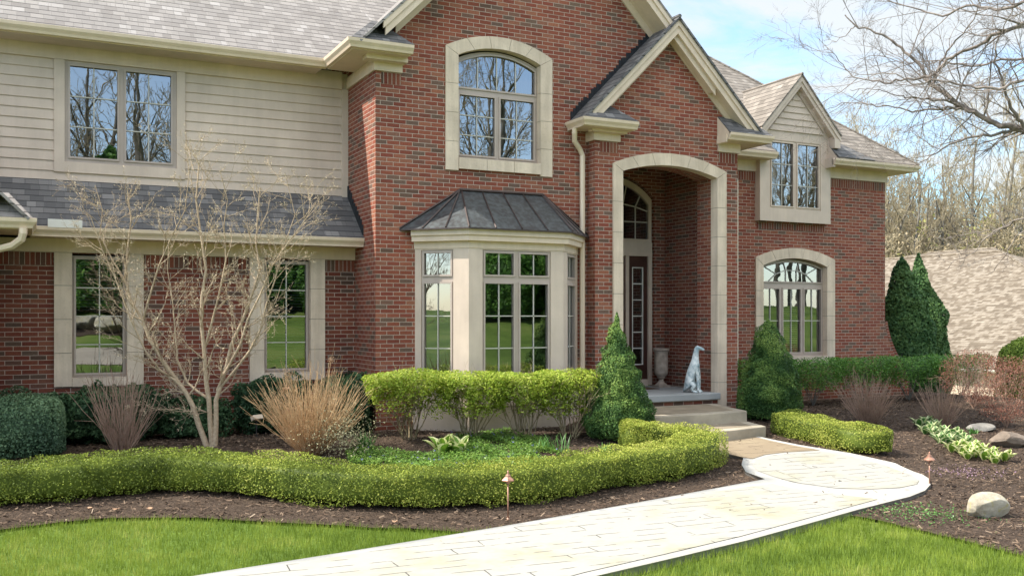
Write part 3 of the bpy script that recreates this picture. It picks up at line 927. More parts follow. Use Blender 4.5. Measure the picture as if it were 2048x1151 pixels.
# --- bay window
pts = [(5.45, 14.41), (6.11, 13.76), (7.80, 13.76), (8.45, 14.41)]
def bayseg(i):
    a = Vector(pts[i]); b = Vector(pts[i + 1]); L = (b - a).length; d = (b - a) / L
    M4 = Matrix(((d.x, -d.y, 0, a.x), (d.y, d.x, 0, a.y), (0, 0, 1, 0), (0, 0, 0, 1)))
    return M4, L
bw = MB()
for i in range(3):
    tf, L = bayseg(i)
    if i == 1: op = [(.235, L - .235)]
    else: op = [(.12, L - .26)] if i == 0 else [(.24, L - .12)]
    a, b = op[0]
    m = MB(tf)
    m.wall(rect(0, L, .09, 3.12), [rect(a, b, .82, 2.96)], 0, .06)
    m.build('bay_wall', M_TRIMG, HOUSE)
    if i == 1:
        c = (a + b) / 2
        ls = [rect(a + .05, c - .06, 2.57, 2.91), rect(c + .06, b - .05, 2.57, 2.91), rect(a + .05, c - .06, .9, 2.43), rect(c + .06, b - .05, .9, 2.43)]
        g = []
        for q in ls[:2]: g += gridlines(q[0][0], q[1][0], 2.57, 2.91, 2, 1)
        for q in ls[2:]: g += gridlines(q[0][0], q[1][0], .9, 2.43, 2, 3)
    else:
        ls = [rect(a + .05, b - .05, 2.57, 2.91), rect(a + .05, b - .05, .9, 2.43)]
        g = gridlines(a + .05, b - .05, 2.57, 2.91, 2, 1) + gridlines(a + .05, b - .05, .9, 2.43, 2, 3)
    window(tf, rect(a, b, .82, 2.96), ls, .02, g, room=.35 if i != 1 else .8,
           label=['narrow angled left window of the bay', 'wide front window of the bay', 'narrow angled right window of the bay'][i])
base = [(5.30, 14.41, 0), (6.02, 13.70, 0), (7.89, 13.70, 0), (8.60, 14.41, 0)]
m = MB()
m.sweep([(x, y, 0) for x, y in pts], [(0, .10), (.03, .10), (.03, .50), (.045, .50), (.045, .56), (.02, .58), (.02, .72), (.06, .74), (.06, .78), (0, .80)])
m.build('bay_skirt', M_TRIMG, HOUSE)
m = MB()
m.sweep([(x, y, 0) for x, y in pts], [(.012, 2.98), (.012, 3.09), (.10, 3.09), (.10, 3.165), (.13, 3.18), (.13, 3.27), (-.02, 3.27), (-.02, 2.98)])
m.build('bay_cornice', M_TRIM, HOUSE)
# standing seam roof of the bay
zE, zT = 3.285, 3.95
E_ = [(5.20, 14.41), (6.035, 13.58), (7.875, 13.58), (8.70, 14.41)]
Tp = [(6.23, 14.395), (6.26, 14.395), (7.74, 14.395), (7.77, 14.395)]
m = MB()
m.slab([(*E_[0], zE), (*E_[1], zE), (*Tp[1], zT), (*Tp[0], zT)], .02)
m.slab([(*E_[1], zE), (*E_[2], zE), (*Tp[2], zT), (*Tp[1], zT)], .02)
m.slab([(*E_[2], zE), (*E_[3], zE), (*Tp[3], zT), (*Tp[2], zT)], .02)
br_ = m.build('bay_roof', M_COPPER, HOUSE)
m = MB()
def seam(a, b, r=.014): 
    a = Vector(a); b = Vector(b); up = Vector((0, -.3, .9)) * .012
    m.tube([a + up, b + up], r, 4)
for k in range(5): seam((E_[1][0] + (E_[2][0] - E_[1][0]) * k / 4, 13.58, zE), (Tp[1][0] + (Tp[2][0] - Tp[1][0]) * k / 4, 14.395, zT))
for k in (1, 2):
    t = k / 3
    seam((E_[0][0] + (E_[1][0] - E_[0][0]) * t, 14.41 + (13.58 - 14.41) * t, zE), (*Tp[0], zT))
    seam((E_[3][0] + (E_[2][0] - E_[3][0]) * t, 14.41 + (13.58 - 14.41) * t, zE), (*Tp[3], zT))
seam((*E_[0], zE), (*Tp[0], zT), .02); seam((*E_[3], zE), (*Tp[3], zT), .02)
seam((*Tp[0], zT), (*Tp[3], zT), .03)
m.sweep([(x, y, zE - .012) for x, y in E_], [(-.01, -.012), (.008, -.012), (.008, .012), (-.01, .012)])
m.build('seams', M_COPSEAM, br_)

# --- right wing
yR = 15.75
fl = [(17.66, .95), (17.55, 1.08), (17.44, 1.26), (17.35, 1.45), (17.29, 1.62), (17.25, 1.80)]
m = MB(T(yR))
m.wall([(11.7, BASE), (18.15, BASE), (18.0, .3), (17.8, .7)] + fl + [(17.25, 5.30), (11.7, 5.30)],
       [archpoly(13.66, 15.50, .98, 2.99, 3.17), rect(13.6, 15.38, 3.96, 5.28)], 0, .25)
m.build('brick_wall', M_BRICK, HOUSE)
m = MB(); m.box(17.10, 17.249, 15.752, 22, BASE, 5.30); m.build('brick_wall', M_BRICK, HOUSE)
m = MB()
fl2 = [(18.15, BASE), (18.0, .3), (17.8, .7)] + fl
for (a, b), (c, d_) in zip(fl2, fl2[1:]): 
    m.add([(a, yR - .004, b), (a + .07, yR - .004, b + .02), (c + .07, yR - .004, d_ + .02), (c, yR - .004, d_)], [(0, 1, 2, 3)])
    m.add([(a + .07, yR - .004, b + .02), (a + .07, yR + .25, b + .02), (c + .07, yR + .25, d_ + .02), (c + .07, yR - .004, d_ + .02)], [(0, 1, 2, 3)])
o = m.build('buttress_cap', M_SOLD, HOUSE)
uv = o.data.uv_layers[0].data
for l in o.data.loops:
    c = o.data.vertices[l.vertex_index].co
    uv[l.index].uv = (c.z * 1.1, (c.x * .5) % .19)
eR = 15.30; zR = 5.29; sR = .855
X1 = 17.83; K = 4.6
def zr_(y): return zR + sR * (y - eR)
m = MB()
m.slab([(10.5, eR, zR), (13.70, eR, zR), (13.70, eR + K, zR + sR * K), (8, eR + K, zR + sR * K), (8, eR + 1.4, zR + sR * 1.4)], .035)
m.slab([(X1 - K - .0, eR + K, zR + sR * K), (13.70, eR + K, zR + sR * K)] if False else [(13.70, 15.66, zr_(15.66)), (15.40, 15.66, zr_(15.66)), (15.40, eR + 2.43, zR + sR * 2.43), (13.70, eR + 4.13, zR + sR * 4.13)], .035)
m.slab([(15.40, eR, zR), (X1, eR, zR), (15.40, eR + 2.43, zR + sR * 2.43)], .035)
m.slab([(13.70, eR + 4.13, zR + sR * 4.13), (13.23, eR + K, zR + sR * K), (13.70, eR + K, zR + sR * K)], .035)
m.slab([(X1, eR, zR), (X1, eR + 2 * K, zR), (X1 - K, eR + K, zR + sR * K)], .035)
m.slab([(8, eR + 2 * K, zR), (X1, eR + 2 * K, zR), (X1 - K, eR + K, zR + sR * K), (8, eR + K, zR + sR * K)], .035)
m.tube([(X1, eR, zR + .01), (X1 - K, eR + K, zR + sR * K + .01)], .03, 6)
m.build('roof', M_SHR, HOUSE)
gutter([(11.9, 15.385, 5.275), (13.72, 15.385, 5.275)])
gutter([(15.30, 15.385, 5.275), (17.74, 15.385, 5.275), (17.74, 22, 5.275)])
m = MB(); m.box(12.1, 13.70, 15.40, 15.75, 5.15, 5.17); m.box(15.46, 17.72, 15.40, 15.75, 5.15, 5.17); m.box(17.25, 17.72, 15.75, 22, 5.15, 5.17)
m.build('soffit', M_TRIM, HOUSE)
m = MB(); m.box(11.8, 13.53, 15.715, 15.76, 4.93, 5.15); m.box(15.46, 17.29, 15.715, 15.76, 4.93, 5.15); m.box(17.25, 17.29, 15.76, 22, 4.93, 5.15)
m.build('frieze_board', M_TRIM, HOUSE)
soldier(T(yR), 12.0, 13.50, 4.925); soldier(T(yR), 15.47, 17.245, 4.925)
soldier(T(yR), 13.55, 15.44, 3.885, .14)
# dormer
yD = 15.6
dc, dz, ds = 14.485, 7.0, 1.08
m = MB(T(yD))
hw = .975
m.wall([(dc - hw, 3.905), (dc + hw, 3.905), (dc + hw, 5.72), (dc, 5.72 + hw * 1.1), (dc - hw, 5.72)], [rect(13.775, 15.175, 4.17, 5.60)], 0, .14)
for s in (-1, 1):
    x = dc + s * hw
    m.add([(x, 0, 3.905), (x, .16, 3.905), (x, .16, 5.72), (x, 0, 5.72)], [(0, 1, 2, 3)])
    m.add([(x, .16, 5.1), (x, 1.2, 5.1), (x, 1.2, 6.1), (x, .16, 5.72)], [(0, 1, 2, 3)])
m.build('dormer_wall', M_TRIMG, HOUSE)
m = MB()
z = 5.80
tri_top = 6.62
while z < tri_top:
    b = min(z + .135, tri_top)
    wa = (tri_top - z) / 1.1; wb = max(0.01, (tri_top - b) / 1.1)
    m.add([(dc - wa, yD - .03, z), (dc + wa, yD - .03, z), (dc + wb, yD - .006, b), (dc - wb, yD - .006, b), (dc - wa, yD, z), (dc + wa, yD, z)], [(0, 1, 2, 3), (4, 5, 1, 0)])
    z += .135
m.build('siding', M_TRIMG, HOUSE)
m = MB()
ds_ = ds
m.slab([(dc, 15.40, dz), (dc, 18.2, dz), (dc - 1.10, 18.2, dz - 1.10 * ds_), (dc - 1.10, 15.40, dz - 1.10 * ds_)], .03)
m.slab([(dc, 15.40, dz), (dc + 1.12, 15.40, dz - 1.12 * ds_), (dc + 1.12, 18.2, dz - 1.12 * ds_), (dc, 18.2, dz)], .03)
m.tube([(dc, 15.40, dz), (dc, 18, dz)], .03, 6)
m.build('roof', M_SHR, HOUSE)
rake(dc, dz, ds, 1.08, 1.10, 15.41, yD, M_TRIMG, vd=.24, fr=.10)
m = MB(); m.box(dc + .93, dc + 1.09, 15.43, 15.70, 5.52, 5.72); m.build('rake_foot', M_TRIMG, HOUSE)
m = MB(); m.box(dc - 1.07, dc - .93, 15.43, 15.70, 5.52, 5.72); m.build('rake_foot', M_TRIMG, HOUSE)
m = MB(); m.slab([(15.40, 15.28, 5.31), (16.45, 15.28, 5.31), (15.6, 15.9, 5.86), (15.40, 15.9, 5.86)], .02); m.build('return_roof', M_SHD, HOUSE)
m = MB(); m.prism_xz([(15.30, 5.10), (15.36, 5.10), (15.36, 5.30), (15.30, 5.30)], 15.36, 15.6)
m.add([(15.37, 15.30, 5.28), (15.37, 15.62, 5.28), (15.37, 15.62, 5.66)], [(0, 1, 2)])
m.build('return_end', M_TRIMG, HOUSE)
tf = T(yD)
l1 = rect(13.83, 14.41, 4.235, 5.55); l2 = rect(14.54, 15.12, 4.235, 5.55)
window(tf, rect(13.775, 15.175, 4.17, 5.60), [l1, l2], .02, gridlines(13.83, 14.41, 4.235, 5.55, 2, 3) + gridlines(14.54, 15.12, 4.235, 5.55, 2, 3), label='double casement window of the beige dormer', frame_mat=M_TRIMG)
# arched window of the right wing
tf = T(yR)
x0, x1 = 13.71, 15.48
tr = archpoly(x0 + .06, x1 - .06, 2.66, 2.93, 3.07)
c3 = [x0 + .07, x0 + .53, x0 + .64, x0 + 1.12, x0 + 1.23, x1 - .07]
ls = [tr] + [rect(c3[2 * k], c3[2 * k + 1], 1.15, 2.50) for k in range(3)]
g = []
for k in range(3): g += gridlines(c3[2 * k], c3[2 * k + 1], 1.15, 2.50, 2, 2)
cxx = (x0 + x1) / 2
hub = (cxx, 2.66)
oa = arc(x0 + .06, x1 - .06, 2.93, 3.07, 16)
inn = [(cxx - .62, 2.66), (cxx - .42, 2.82), (cxx - .15, 2.90), (cxx + .15, 2.90), (cxx + .42, 2.82), (cxx + .62, 2.66)]
for a, b in zip(inn, inn[1:]): g.append((a, b))
for k, j in ((1, 1), (2, 6), (3, 10), (4, 15)): g.append((inn[k], oa[j]))
for x in (cxx - .15, cxx + .15): g.append(((x, 2.66), (x, 2.90)))
f = window(tf, archpoly(x0, x1, 1.07, 2.97, 3.13), ls, .10, g, blind=[(c3[2] + .0, c3[3], 1.2, 2.5)], label='arched ground floor window with stone surround right of the entry')
surround(13.506, 15.709, .87, 3.15, 3.37, x0, x1, 2.985, 3.15, 4, 5, tf, f, sill=(.90, 1.068, 3))

# --- front-gabled wing reaching forward out of frame at the left
m = MB(T(14.2))
m.wall([(-7.55, BASE), (-.45, BASE), (-.45, 3.1), (-4, 6.7), (-7.55, 3.1)], [rect(-6.6, -4.3, -.1, 2.3)], 0, .2)
m.build('brick_wall', M_BRICK, HOUSE)
m = MB(); m.add([(-.45, 14.2, BASE), (-.45, 15.46, BASE), (-.45, 15.46, 3.1), (-.45, 14.2, 3.1)], [(0, 1, 2, 3)]); m.build('brick_wall', M_BRICK, HOUSE)
m = MB(T(14.2)); m.box(-6.6, -4.3, .1, .14, 0, 2.3)
for k in range(4): m.box(-6.5, -4.4, .085, .1, .08 + k * .56, .56 + k * .56)
m.build('garage_door', M_TRIMG, HOUSE)
m = MB()
m.slab([(-4, 13.8, 7.15), (-4, 20, 7.15), (.0, 20, 3.165), (.0, 13.8, 3.165)], .035)
m.slab([(-4, 13.8, 7.15), (-8, 13.8, 3.165), (-8, 20, 3.165), (-4, 20, 7.15)], .035)
m.build('roof', M_SHL, HOUSE)
rake(-4, 7.15, .996, 3.6, 3.6, 13.8, 14.2)
m = MB(); m.box(-.55, -.0, 13.92, 15.45, 3.03, 3.05); m.box(-1.1, -.55, 13.92, 14.2, 3.03, 3.05); m.build('soffit', M_TRIM, HOUSE)
m = MB(); m.slab([(-1.1, 13.82, 3.175), (.03, 13.82, 3.175), (-.25, 14.2, 3.52), (-1.1, 14.2, 3.52)], .02); m.build('return_roof', M_SHL, HOUSE)

# --- entry steps and slab
ST = thing('entry_steps', (10, 13, 0), 'grey concrete porch slab with two tan stamped steps below it', 'steps')
def bulge(poly_front, dpt, n=10):
    (xa, ya), (xb, yb) = poly_front
    return [(xa + (xb - xa) * i / n, ya + (yb - ya) * i / n - dpt * math.sin(math.pi * i / n)) for i in range(n + 1)]
m = MB(); m.prism_xy([(9.0, 16.14), (9.0, 14.79), (9.215, 14.76), (9.215, 13.98), (11.205, 13.99), (11.205, 14.76), (11.45, 14.79), (11.45, 16.14)][::-1], .415, .53)
m.build('porch_slab', M_CONC, ST, bevel=.012)
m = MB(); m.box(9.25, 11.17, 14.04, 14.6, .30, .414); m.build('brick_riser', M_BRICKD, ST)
P1 = bulge([(8.45, 12.65), (10.72, 12.70)], .10) + [(11.07, 13.93), (10.9, 14.12), (8.9, 14.12), (8.3, 13.9)]
m = MB(); m.prism_xy(P1, .14, .34); m.build('landing', M_STEP, ST, bevel=.015)
def inset(poly, d):
    n = len(poly); a = sum(poly[i][0] * poly[(i + 1) % n][1] - poly[(i + 1) % n][0] * poly[i][1] for i in range(n))
    if a < 0: poly = poly[::-1]
    q = []
    for i in range(n):
        p0 = Vector(poly[i - 1]); p1 = Vector(poly[i]); p2 = Vector(poly[(i + 1) % n])
        e0 = (p1 - p0).normalized(); e1 = (p2 - p1).normalized()
        n0 = Vector((-e0.y, e0.x)); n1 = Vector((-e1.y, e1.x)); mm = (n0 + n1).normalized()
        q.append(tuple(p1 + mm * d / max(.4, mm.dot(n0))))
    return q
m = MB(); m.prism_xy(inset(P1, .20), .335, .344); m.build('stamped_tread', M_STEPIN, ST)
P0 = bulge([(8.35, 11.85), (10.56, 12.05)], .12) + [(10.95, 13.3), (10.9, 13.6), (8.3, 13.6)]
m = MB(); m.prism_xy(P0, -.10, .155); m.build('step', M_STEP, ST, bevel=.015)
m = MB(); m.prism_xy(inset(P0, .20), .150, .159); m.build('stamped_tread', M_STEPIN, ST)
# ------------------------------------------------------------------ ground, beds, lawn, walk
def axis(a, b, near0, near1, fine, coarse):
    xs = [near0]
    while xs[-1] < near1: xs.append(xs[-1] + fine)
    l = [near0]
    st = fine
    while l[-1] > a: st = min(coarse, st * 1.25); l.append(l[-1] - st)
    r = [xs[-1]]; st = fine
    while r[-1] < b: st = min(coarse, st * 1.25); r.append(r[-1] + st)
    return np.array(l[:0:-1] + xs + r[1:])
gx = axis(-120, 260, -8, 30, .8, 8); gy = axis(-120, 260, 2, 22, .5, 8)
XX, YY = np.meshgrid(gx, gy)
ZZ = gz(XX, YY) - .035
nx, ny = len(gx), len(gy)
idx = np.arange(nx * ny).reshape(ny, nx)
quads = np.stack([idx[:-1, :-1], idx[:-1, 1:], idx[1:, 1:], idx[1:, :-1]], -1).reshape(-1, 4)

def grassmat():
    m, nt, b = mat('lawn_ground')
    c = ramp(nt, noise(nt, .22, 7, rough=.7), [(.38, (.065, .12, .018)), (.5, (.13, .21, .035)), (.62, (.23, .28, .07))])
    c2 = ramp(nt, noise(nt, 30, 4), [(.3, (.050, .085, .018)), (.7, (.15, .20, .05))])
    c = mixrgb(nt, .5, c, c2)
    t = N(nt, 'ShaderNodeTexCoord'); s = N(nt, 'ShaderNodeSeparateXYZ'); nt.links.new(t.outputs['Object'], s.inputs[0])
    lit = ramp(nt, noise(nt, 1.2, 5), [(.3, (.20, .15, .08)), (.7, (.38, .30, .17))])
    mr = N(nt, 'ShaderNodeMapRange'); mr.inputs[1].default_value = 24; mr.inputs[2].default_value = 40
    nt.links.new(s.outputs[1], mr.inputs[0])
    c = mixrgb(nt, mr.outputs[0], c, lit)
    nt.links.new(c, b.inputs['Base Color']); b.inputs['Roughness'].default_value = .9
    b.inputs['Specular IOR Level'].default_value = .1
    bump(nt, b, noise(nt, 60, 3), .02)
    return m
M_LAWN = grassmat()
def mulchmat():
    m, nt, b = mat('bark_mulch')
    n = noise(nt, 38, 6, rough=.75, dist=1.5); n2 = noise(nt, 1.1, 4)
    c = ramp(nt, n, [(.3, (.030, .022, .017)), (.48, (.080, .058, .044)), (.62, (.15, .11, .082)), (.75, (.30, .235, .175))])
    c = mixrgb(nt, .4, c, ramp(nt, n2, [(.3, (.42, .40, .38)), (.7, (.62, .60, .58))]), 'OVERLAY')
    nt.links.new(c, b.inputs['Base Color']); b.inputs['Roughness'].default_value = .95
    b.inputs['Specular IOR Level'].default_value = .1
    bump(nt, b, n, .03)
    return m
M_MULCH = mulchmat()
g_ = put('ground', npmesh('ground', np.stack([XX, YY, ZZ], -1).reshape(-1, 3), quads, None, None, M_LAWN, smooth=True))
tagp(g_, kind='structure')
def inpoly(x, y, poly):
    p = np.asarray(poly); r = np.zeros(len(x), bool); n = len(p); j = n - 1
    for i in range(n):
        xi, yi = p[i]; xj, yj = p[j]
        c = ((yi > y) != (yj > y)) & (x < (xj - xi) * (y - yi) / (yj - yi + 1e-12) + xi)
        r ^= c; j = i
    return r
def sheet(name, poly, dz, res, mats, rough=0.0, kind='structure', thick=0):
    p = np.asarray(poly, float)
    x0, y0 = p.min(0); x1, y1 = p.max(0)
    X, Y = np.meshgrid(np.arange(x0 + res / 2, x1, res), np.arange(y0 + res / 2, y1, res)); X = X.ravel(); Y = Y.ravel()
    # densify the outline, drop grid points too near to it
    out_ = []
    n = len(p)
    for i in range(n):
        a = p[i]; b = p[(i + 1) % n]; k = max(1, int(np.hypot(*(b - a)) / res))
        for j in range(k): out_.append(a + (b - a) * j / k)
    o = np.array(out_)
    ins = inpoly(X, Y, p)
    X = X[ins]; Y = Y[ins]
    d = np.array([np.min((o[:, 0] - a) ** 2 + (o[:, 1] - b) ** 2) for a, b in zip(X, Y)]) if len(X) else np.zeros(0)
    X = X[d > (res * .4) ** 2]; Y = Y[d > (res * .4) ** 2]
    V = [Vector(a) for a in o] + [Vector((a, b)) for a, b in zip(X, Y)]
    r = geometry.delaunay_2d_cdt(V, [], [list(range(len(o)))], 1, 1e-5)
    vv = np.array([tuple(a) for a in r[0]]); tris = np.array([t for t in r[2] if len(t) == 3])
    z = gz(vv[:, 0], vv[:, 1]) + dz
    if rough: z = z + rough * SinNoise(np.random.default_rng(2), 9)(np.c_[vv, vv[:, 0] * 0])
    v3 = np.c_[vv, z]
    a, b, c = v3[tris[:, 0]], v3[tris[:, 1]], v3[tris[:, 2]]
    flip = np.cross(b - a, c - a)[:, 2] < 0
    tris[flip] = tris[flip][:, ::-1]
    if thick:
        no = len(o); k = len(v3)
        side = np.array([[i, (i + 1) % no, k + (i + 1) % no, k + i] for i in range(no)])
        rim = v3[:no].copy(); rim[:, 2] -= thick
        me = npmesh(name, np.r_[v3, rim], side, tris, None, mats)
    else: me = npmesh(name, v3, None, tris, None, mats, smooth=True)
    ob = put(name, me)
    if kind: ob['kind'] = kind
    return ob
front = [(-400, 1190), (-60, 1072), (0, 1057), (80, 1047), (200, 1036), (330, 1033), (430, 1036), (520, 1042), (700, 1050), (850, 1058), (930, 1062)]
lawn_r = [(1700, 1030), (1760, 1040), (1850, 1062), (1950, 1085), (2048, 1110), (2250, 1170)]
bed = [G(*p) for p in front] + [G(1100, 1048), G(1500, 1050)] + [G(*p) for p in lawn_r] + [(24, 7), (24, 20), (17.3, 20), (17.2, 16), (-10, 16)]
sheet('mulch_bed', bed, 0.0, .16, M_MULCH, rough=.018)

def walkmat(name, base, stain, jrot, dark=.5):
    m, nt, b = mat(name)
    tcn = N(nt, 'ShaderNodeTexCoord')
    mpn = N(nt, 'ShaderNodeMapping'); mpn.inputs['Rotation'].default_value = (0, 0, jrot)
    nt.links.new(tcn.outputs['Object'], mpn.inputs[0]); vec = mpn.outputs[0]
    wn = noise(nt, 1.5, 3, vec)
    va = N(nt, 'ShaderNodeVectorMath'); va.operation = 'MULTIPLY_ADD'
    nt.links.new(wn, va.inputs[0]); va.inputs[1].default_value = (.10, .10, 0); nt.links.new(vec, va.inputs[2])
    br = N(nt, 'ShaderNodeTexBrick'); br.offset = .41; br.squash = 1.4; br.squash_frequency = 3
    br.inputs['Scale'].default_value = 1; br.inputs['Brick Width'].default_value = 1.5; br.inputs['Row Height'].default_value = .20
    br.inputs['Mortar Size'].default_value = .0065; br.inputs['Mortar Smooth'].default_value = .4
    br.inputs['Color1'].default_value = (0, 0, 0, 1); br.inputs['Color2'].default_value = (1, 1, 1, 1)
    nt.links.new(va.outputs[0], br.inputs['Vector'])
    c = ramp(nt, noise(nt, .8, 5, rough=.65), [(.48, base), (.68, stain)])
    c = mixrgb(nt, .25, c, ramp(nt, noise(nt, 22, 4), [(.3, [x * .8 for x in base]), (.7, base)]))
    brk = ramp(nt, noise(nt, 3.5, 5), [(.46, (0, 0, 0)), (.52, (1, 1, 1))])
    mm = N(nt, 'ShaderNodeMath', operation='MULTIPLY'); nt.links.new(br.outputs['Fac'], mm.inputs[0]); nt.links.new(brk, mm.inputs[1])
    c = mixrgb(nt, mm.outputs[0], c, [x * dark for x in base])
    nt.links.new(c, b.inputs['Base Color']); b.inputs['Roughness'].default_value = .85; b.inputs['Specular IOR Level'].default_value = .2
    bump(nt, b, mm.outputs[0], .012, inv=True)
    return m
M_WALKE = plain('walk_border_concrete', (.39, .375, .34), .85, .06, 2.5, .2, bmp=.002)
M_WALK = walkmat('stamped_concrete', (.365, .35, .31), (.32, .29, .17), .06, .3)
M_WALK_SHADE = walkmat('stamped_concrete_shade_brown', (.27, .21, .14), (.36, .29, .19), .06)  # brown stands for the house's shade, painted into the paving
TH = .04
lower = [(700, 1290), (1190, 1151), (1350, 1114), (1500, 1078), (1620, 1045), (1720, 1017), (1820, 992), (1850, 980), (1861, 968), (1858, 956), (1845, 948), (1790, 925), (1700, 905), (1600, 889), (1545, 878)]
upper = [(1487, 913), (1483, 928), (1492, 943), (1530, 957), (1400, 981), (1230, 1012), (1000, 1052), (700, 1101), (400, 1148), (100, 1200), (-200, 1270)]
def band(y0, y1, x0=-40, x1=90): return [(x0, y0), (x1, y0), (x1, y1), (x0, y1)]
sheet('driveway', band(-13.5, -9.5, -40, 8), .0, 1.2, plain('pale_drive', (.36, .31, .25), .9, .15, 1))
sheet('roadside_mulch', band(-20.5, -17, -40, 8), .0, 1.2, M_MULCH)
walk = [G(u, v, TH) for u, v in lower] + [(10.3, 12.3), (8.4, 12.2), (8.6, 11.6)] + [G(u, v, TH) for u, v in upper]
sheet('walk', walk, TH, .22, M_WALKE, thick=.14)['kind'] = 'structure'
strip = [(700, 1290), (1190, 1151), (1350, 1114), (1500, 1078), (1620, 1045), (1720, 1017), (1790, 998), (1740, 992), (1674, 984), (1600, 975), (1545, 961), (1400, 981), (1230, 1012), (1000, 1052), (700, 1101), (400, 1148), (100, 1200), (-200, 1270)]
sheet('walk_paving', inset([G(u, v, TH) for u, v in strip], .13), TH + .006, .22, M_WALK)
ell = []
lft, rgt, top_, bot = G(1506, 931, TH), G(1836, 966, TH), G(1644, 901, TH), G(1674, 976, TH)
circ = [(1506, 931), (1512, 921), (1535, 912), (1570, 907), (1644, 903), (1700, 913), (1770, 930), (1820, 948), (1838, 960), (1834, 968), (1800, 975), (1740, 978), (1674, 976), (1600, 966), (1545, 952), (1515, 941)]
sheet('walk_circle_paving', [G(u, v, TH) for u, v in circ], TH + .006, .2, M_WALK)
shade_poly = [(1545, 882), (1600, 893), (1640, 900), (1570, 904), (1530, 909), (1505, 917), (1490, 915), (1440, 905)]
sheet('walk_approach_paving', [G(u, v, TH) for u, v in shade_poly] + [(8.9, 12.3), (10.2, 12.4)], TH + .006, .2, M_WALK_SHADE)  # panel by the steps, house shade put into its colour

# ------------------------------------------------------------------ grass blades and mulch chips
M_GRASS = leafmat('grass_blades', [(0, (.105, .16, .022)), (.35, (.185, .26, .036)), (.7, (.28, .35, .055)), (.9, (.40, .42, .11)), (1, (.55, .50, .25))], .35, .6, .15, patch=1.1)
def frust(x, y, mu=60):
    d = x * SN + y * CS; l = x * CS - y * SN
    u = CX + FPX * l / np.maximum(d, .1)
    return (d > 3) & (u > -mu) & (u < 2048 + mu)
bedp = np.array(bed); walkp = np.array(walk)
n = 300000
x = RNG.uniform(-4, 14, n); y = RNG.uniform(5.0, 11.8, n)
v_ = HZ + (CAMZ + .25) * FPX / np.maximum(x * SN + y * CS, .1)
k = frust(x, y) & (v_ < 1190) & ~inpoly(x, y, bedp) & ~inpoly(x, y, walkp)
# ragged overhang at the bed edge
x = x[k]; y = y[k]
n = len(x)
h = RNG.uniform(.018, .062, n) * (1 + .6 * SinNoise(RNG, 1.5)(np.c_[x, y, y * 0]))
a = RNG.uniform(0, 6.28, n); wd = RNG.uniform(.0022, .0042, n)
ln = RNG.normal(0, .35, (n, 2)) * h[:, None]
z = gz(x, y) - .035
b0 = np.c_[x - np.cos(a) * wd, y - np.sin(a) * wd, z]; b1 = np.c_[x + np.cos(a) * wd, y + np.sin(a) * wd, z]
tip = np.c_[x + ln[:, 0], y + ln[:, 1], z + h + .035]
v = np.stack([b0, b1, tip], 1).reshape(-1, 3)
var = np.clip(RNG.uniform(0, 1, n) * .75 + .25 * SinNoise(RNG, 2.2)(np.c_[x, y, y * 0]) + .08, 0, 1)
put('lawn_grass', npmesh('lawn_grass', v, None, np.arange(3 * n).reshape(-1, 3), var, M_GRASS))['kind'] = 'stuff'
bpy.data.objects['lawn_grass']['label'] = 'short bright green lawn grass either side of the pale walk'

M_CHIP = leafmat('mulch_chips', [(0, (.05, .034, .024)), (.4, (.13, .088, .06)), (.75, (.25, .18, .125)), (.93, (.42, .33, .24)), (1, (.60, .50, .38))], 0, .9, .1, patch=.3)
n = 90000
x = RNG.uniform(-2, 20, n); y = RNG.uniform(5.5, 15.4, n)
onw = inpoly(x, y, walkp)
k = frust(x, y) & inpoly(x, y, bedp) & (~onw | (RNG.uniform(0, 1, n) < .012))
x = x[k]; y = y[k]; onw = onw[k]; n = len(x)
ctr = np.c_[x, y, gz(x, y) + RNG.uniform(.0, .03, n) * ~onw + onw * (TH + .009)]
a = RNG.uniform(0, 6.28, n); L = RNG.uniform(.008, .035, n); W = RNG.uniform(.002, .007, n)
du = np.c_[np.cos(a) * L, np.sin(a) * L, RNG.normal(0, .25, n) * L]; dw = np.c_[-np.sin(a) * W, np.cos(a) * W, RNG.normal(0, .5, n) * W]
v = np.stack([ctr - du - dw, ctr + du - dw, ctr + du + dw, ctr - du + dw], 1).reshape(-1, 3)
put('mulch_chips', npmesh('mulch_chips', v, np.arange(4 * n).reshape(-1, 4), None, RNG.beta(1.6, 3, n), M_CHIP))['kind'] = 'stuff'
bpy.data.objects['mulch_chips']['label'] = 'loose brown bark chips covering the planting beds'

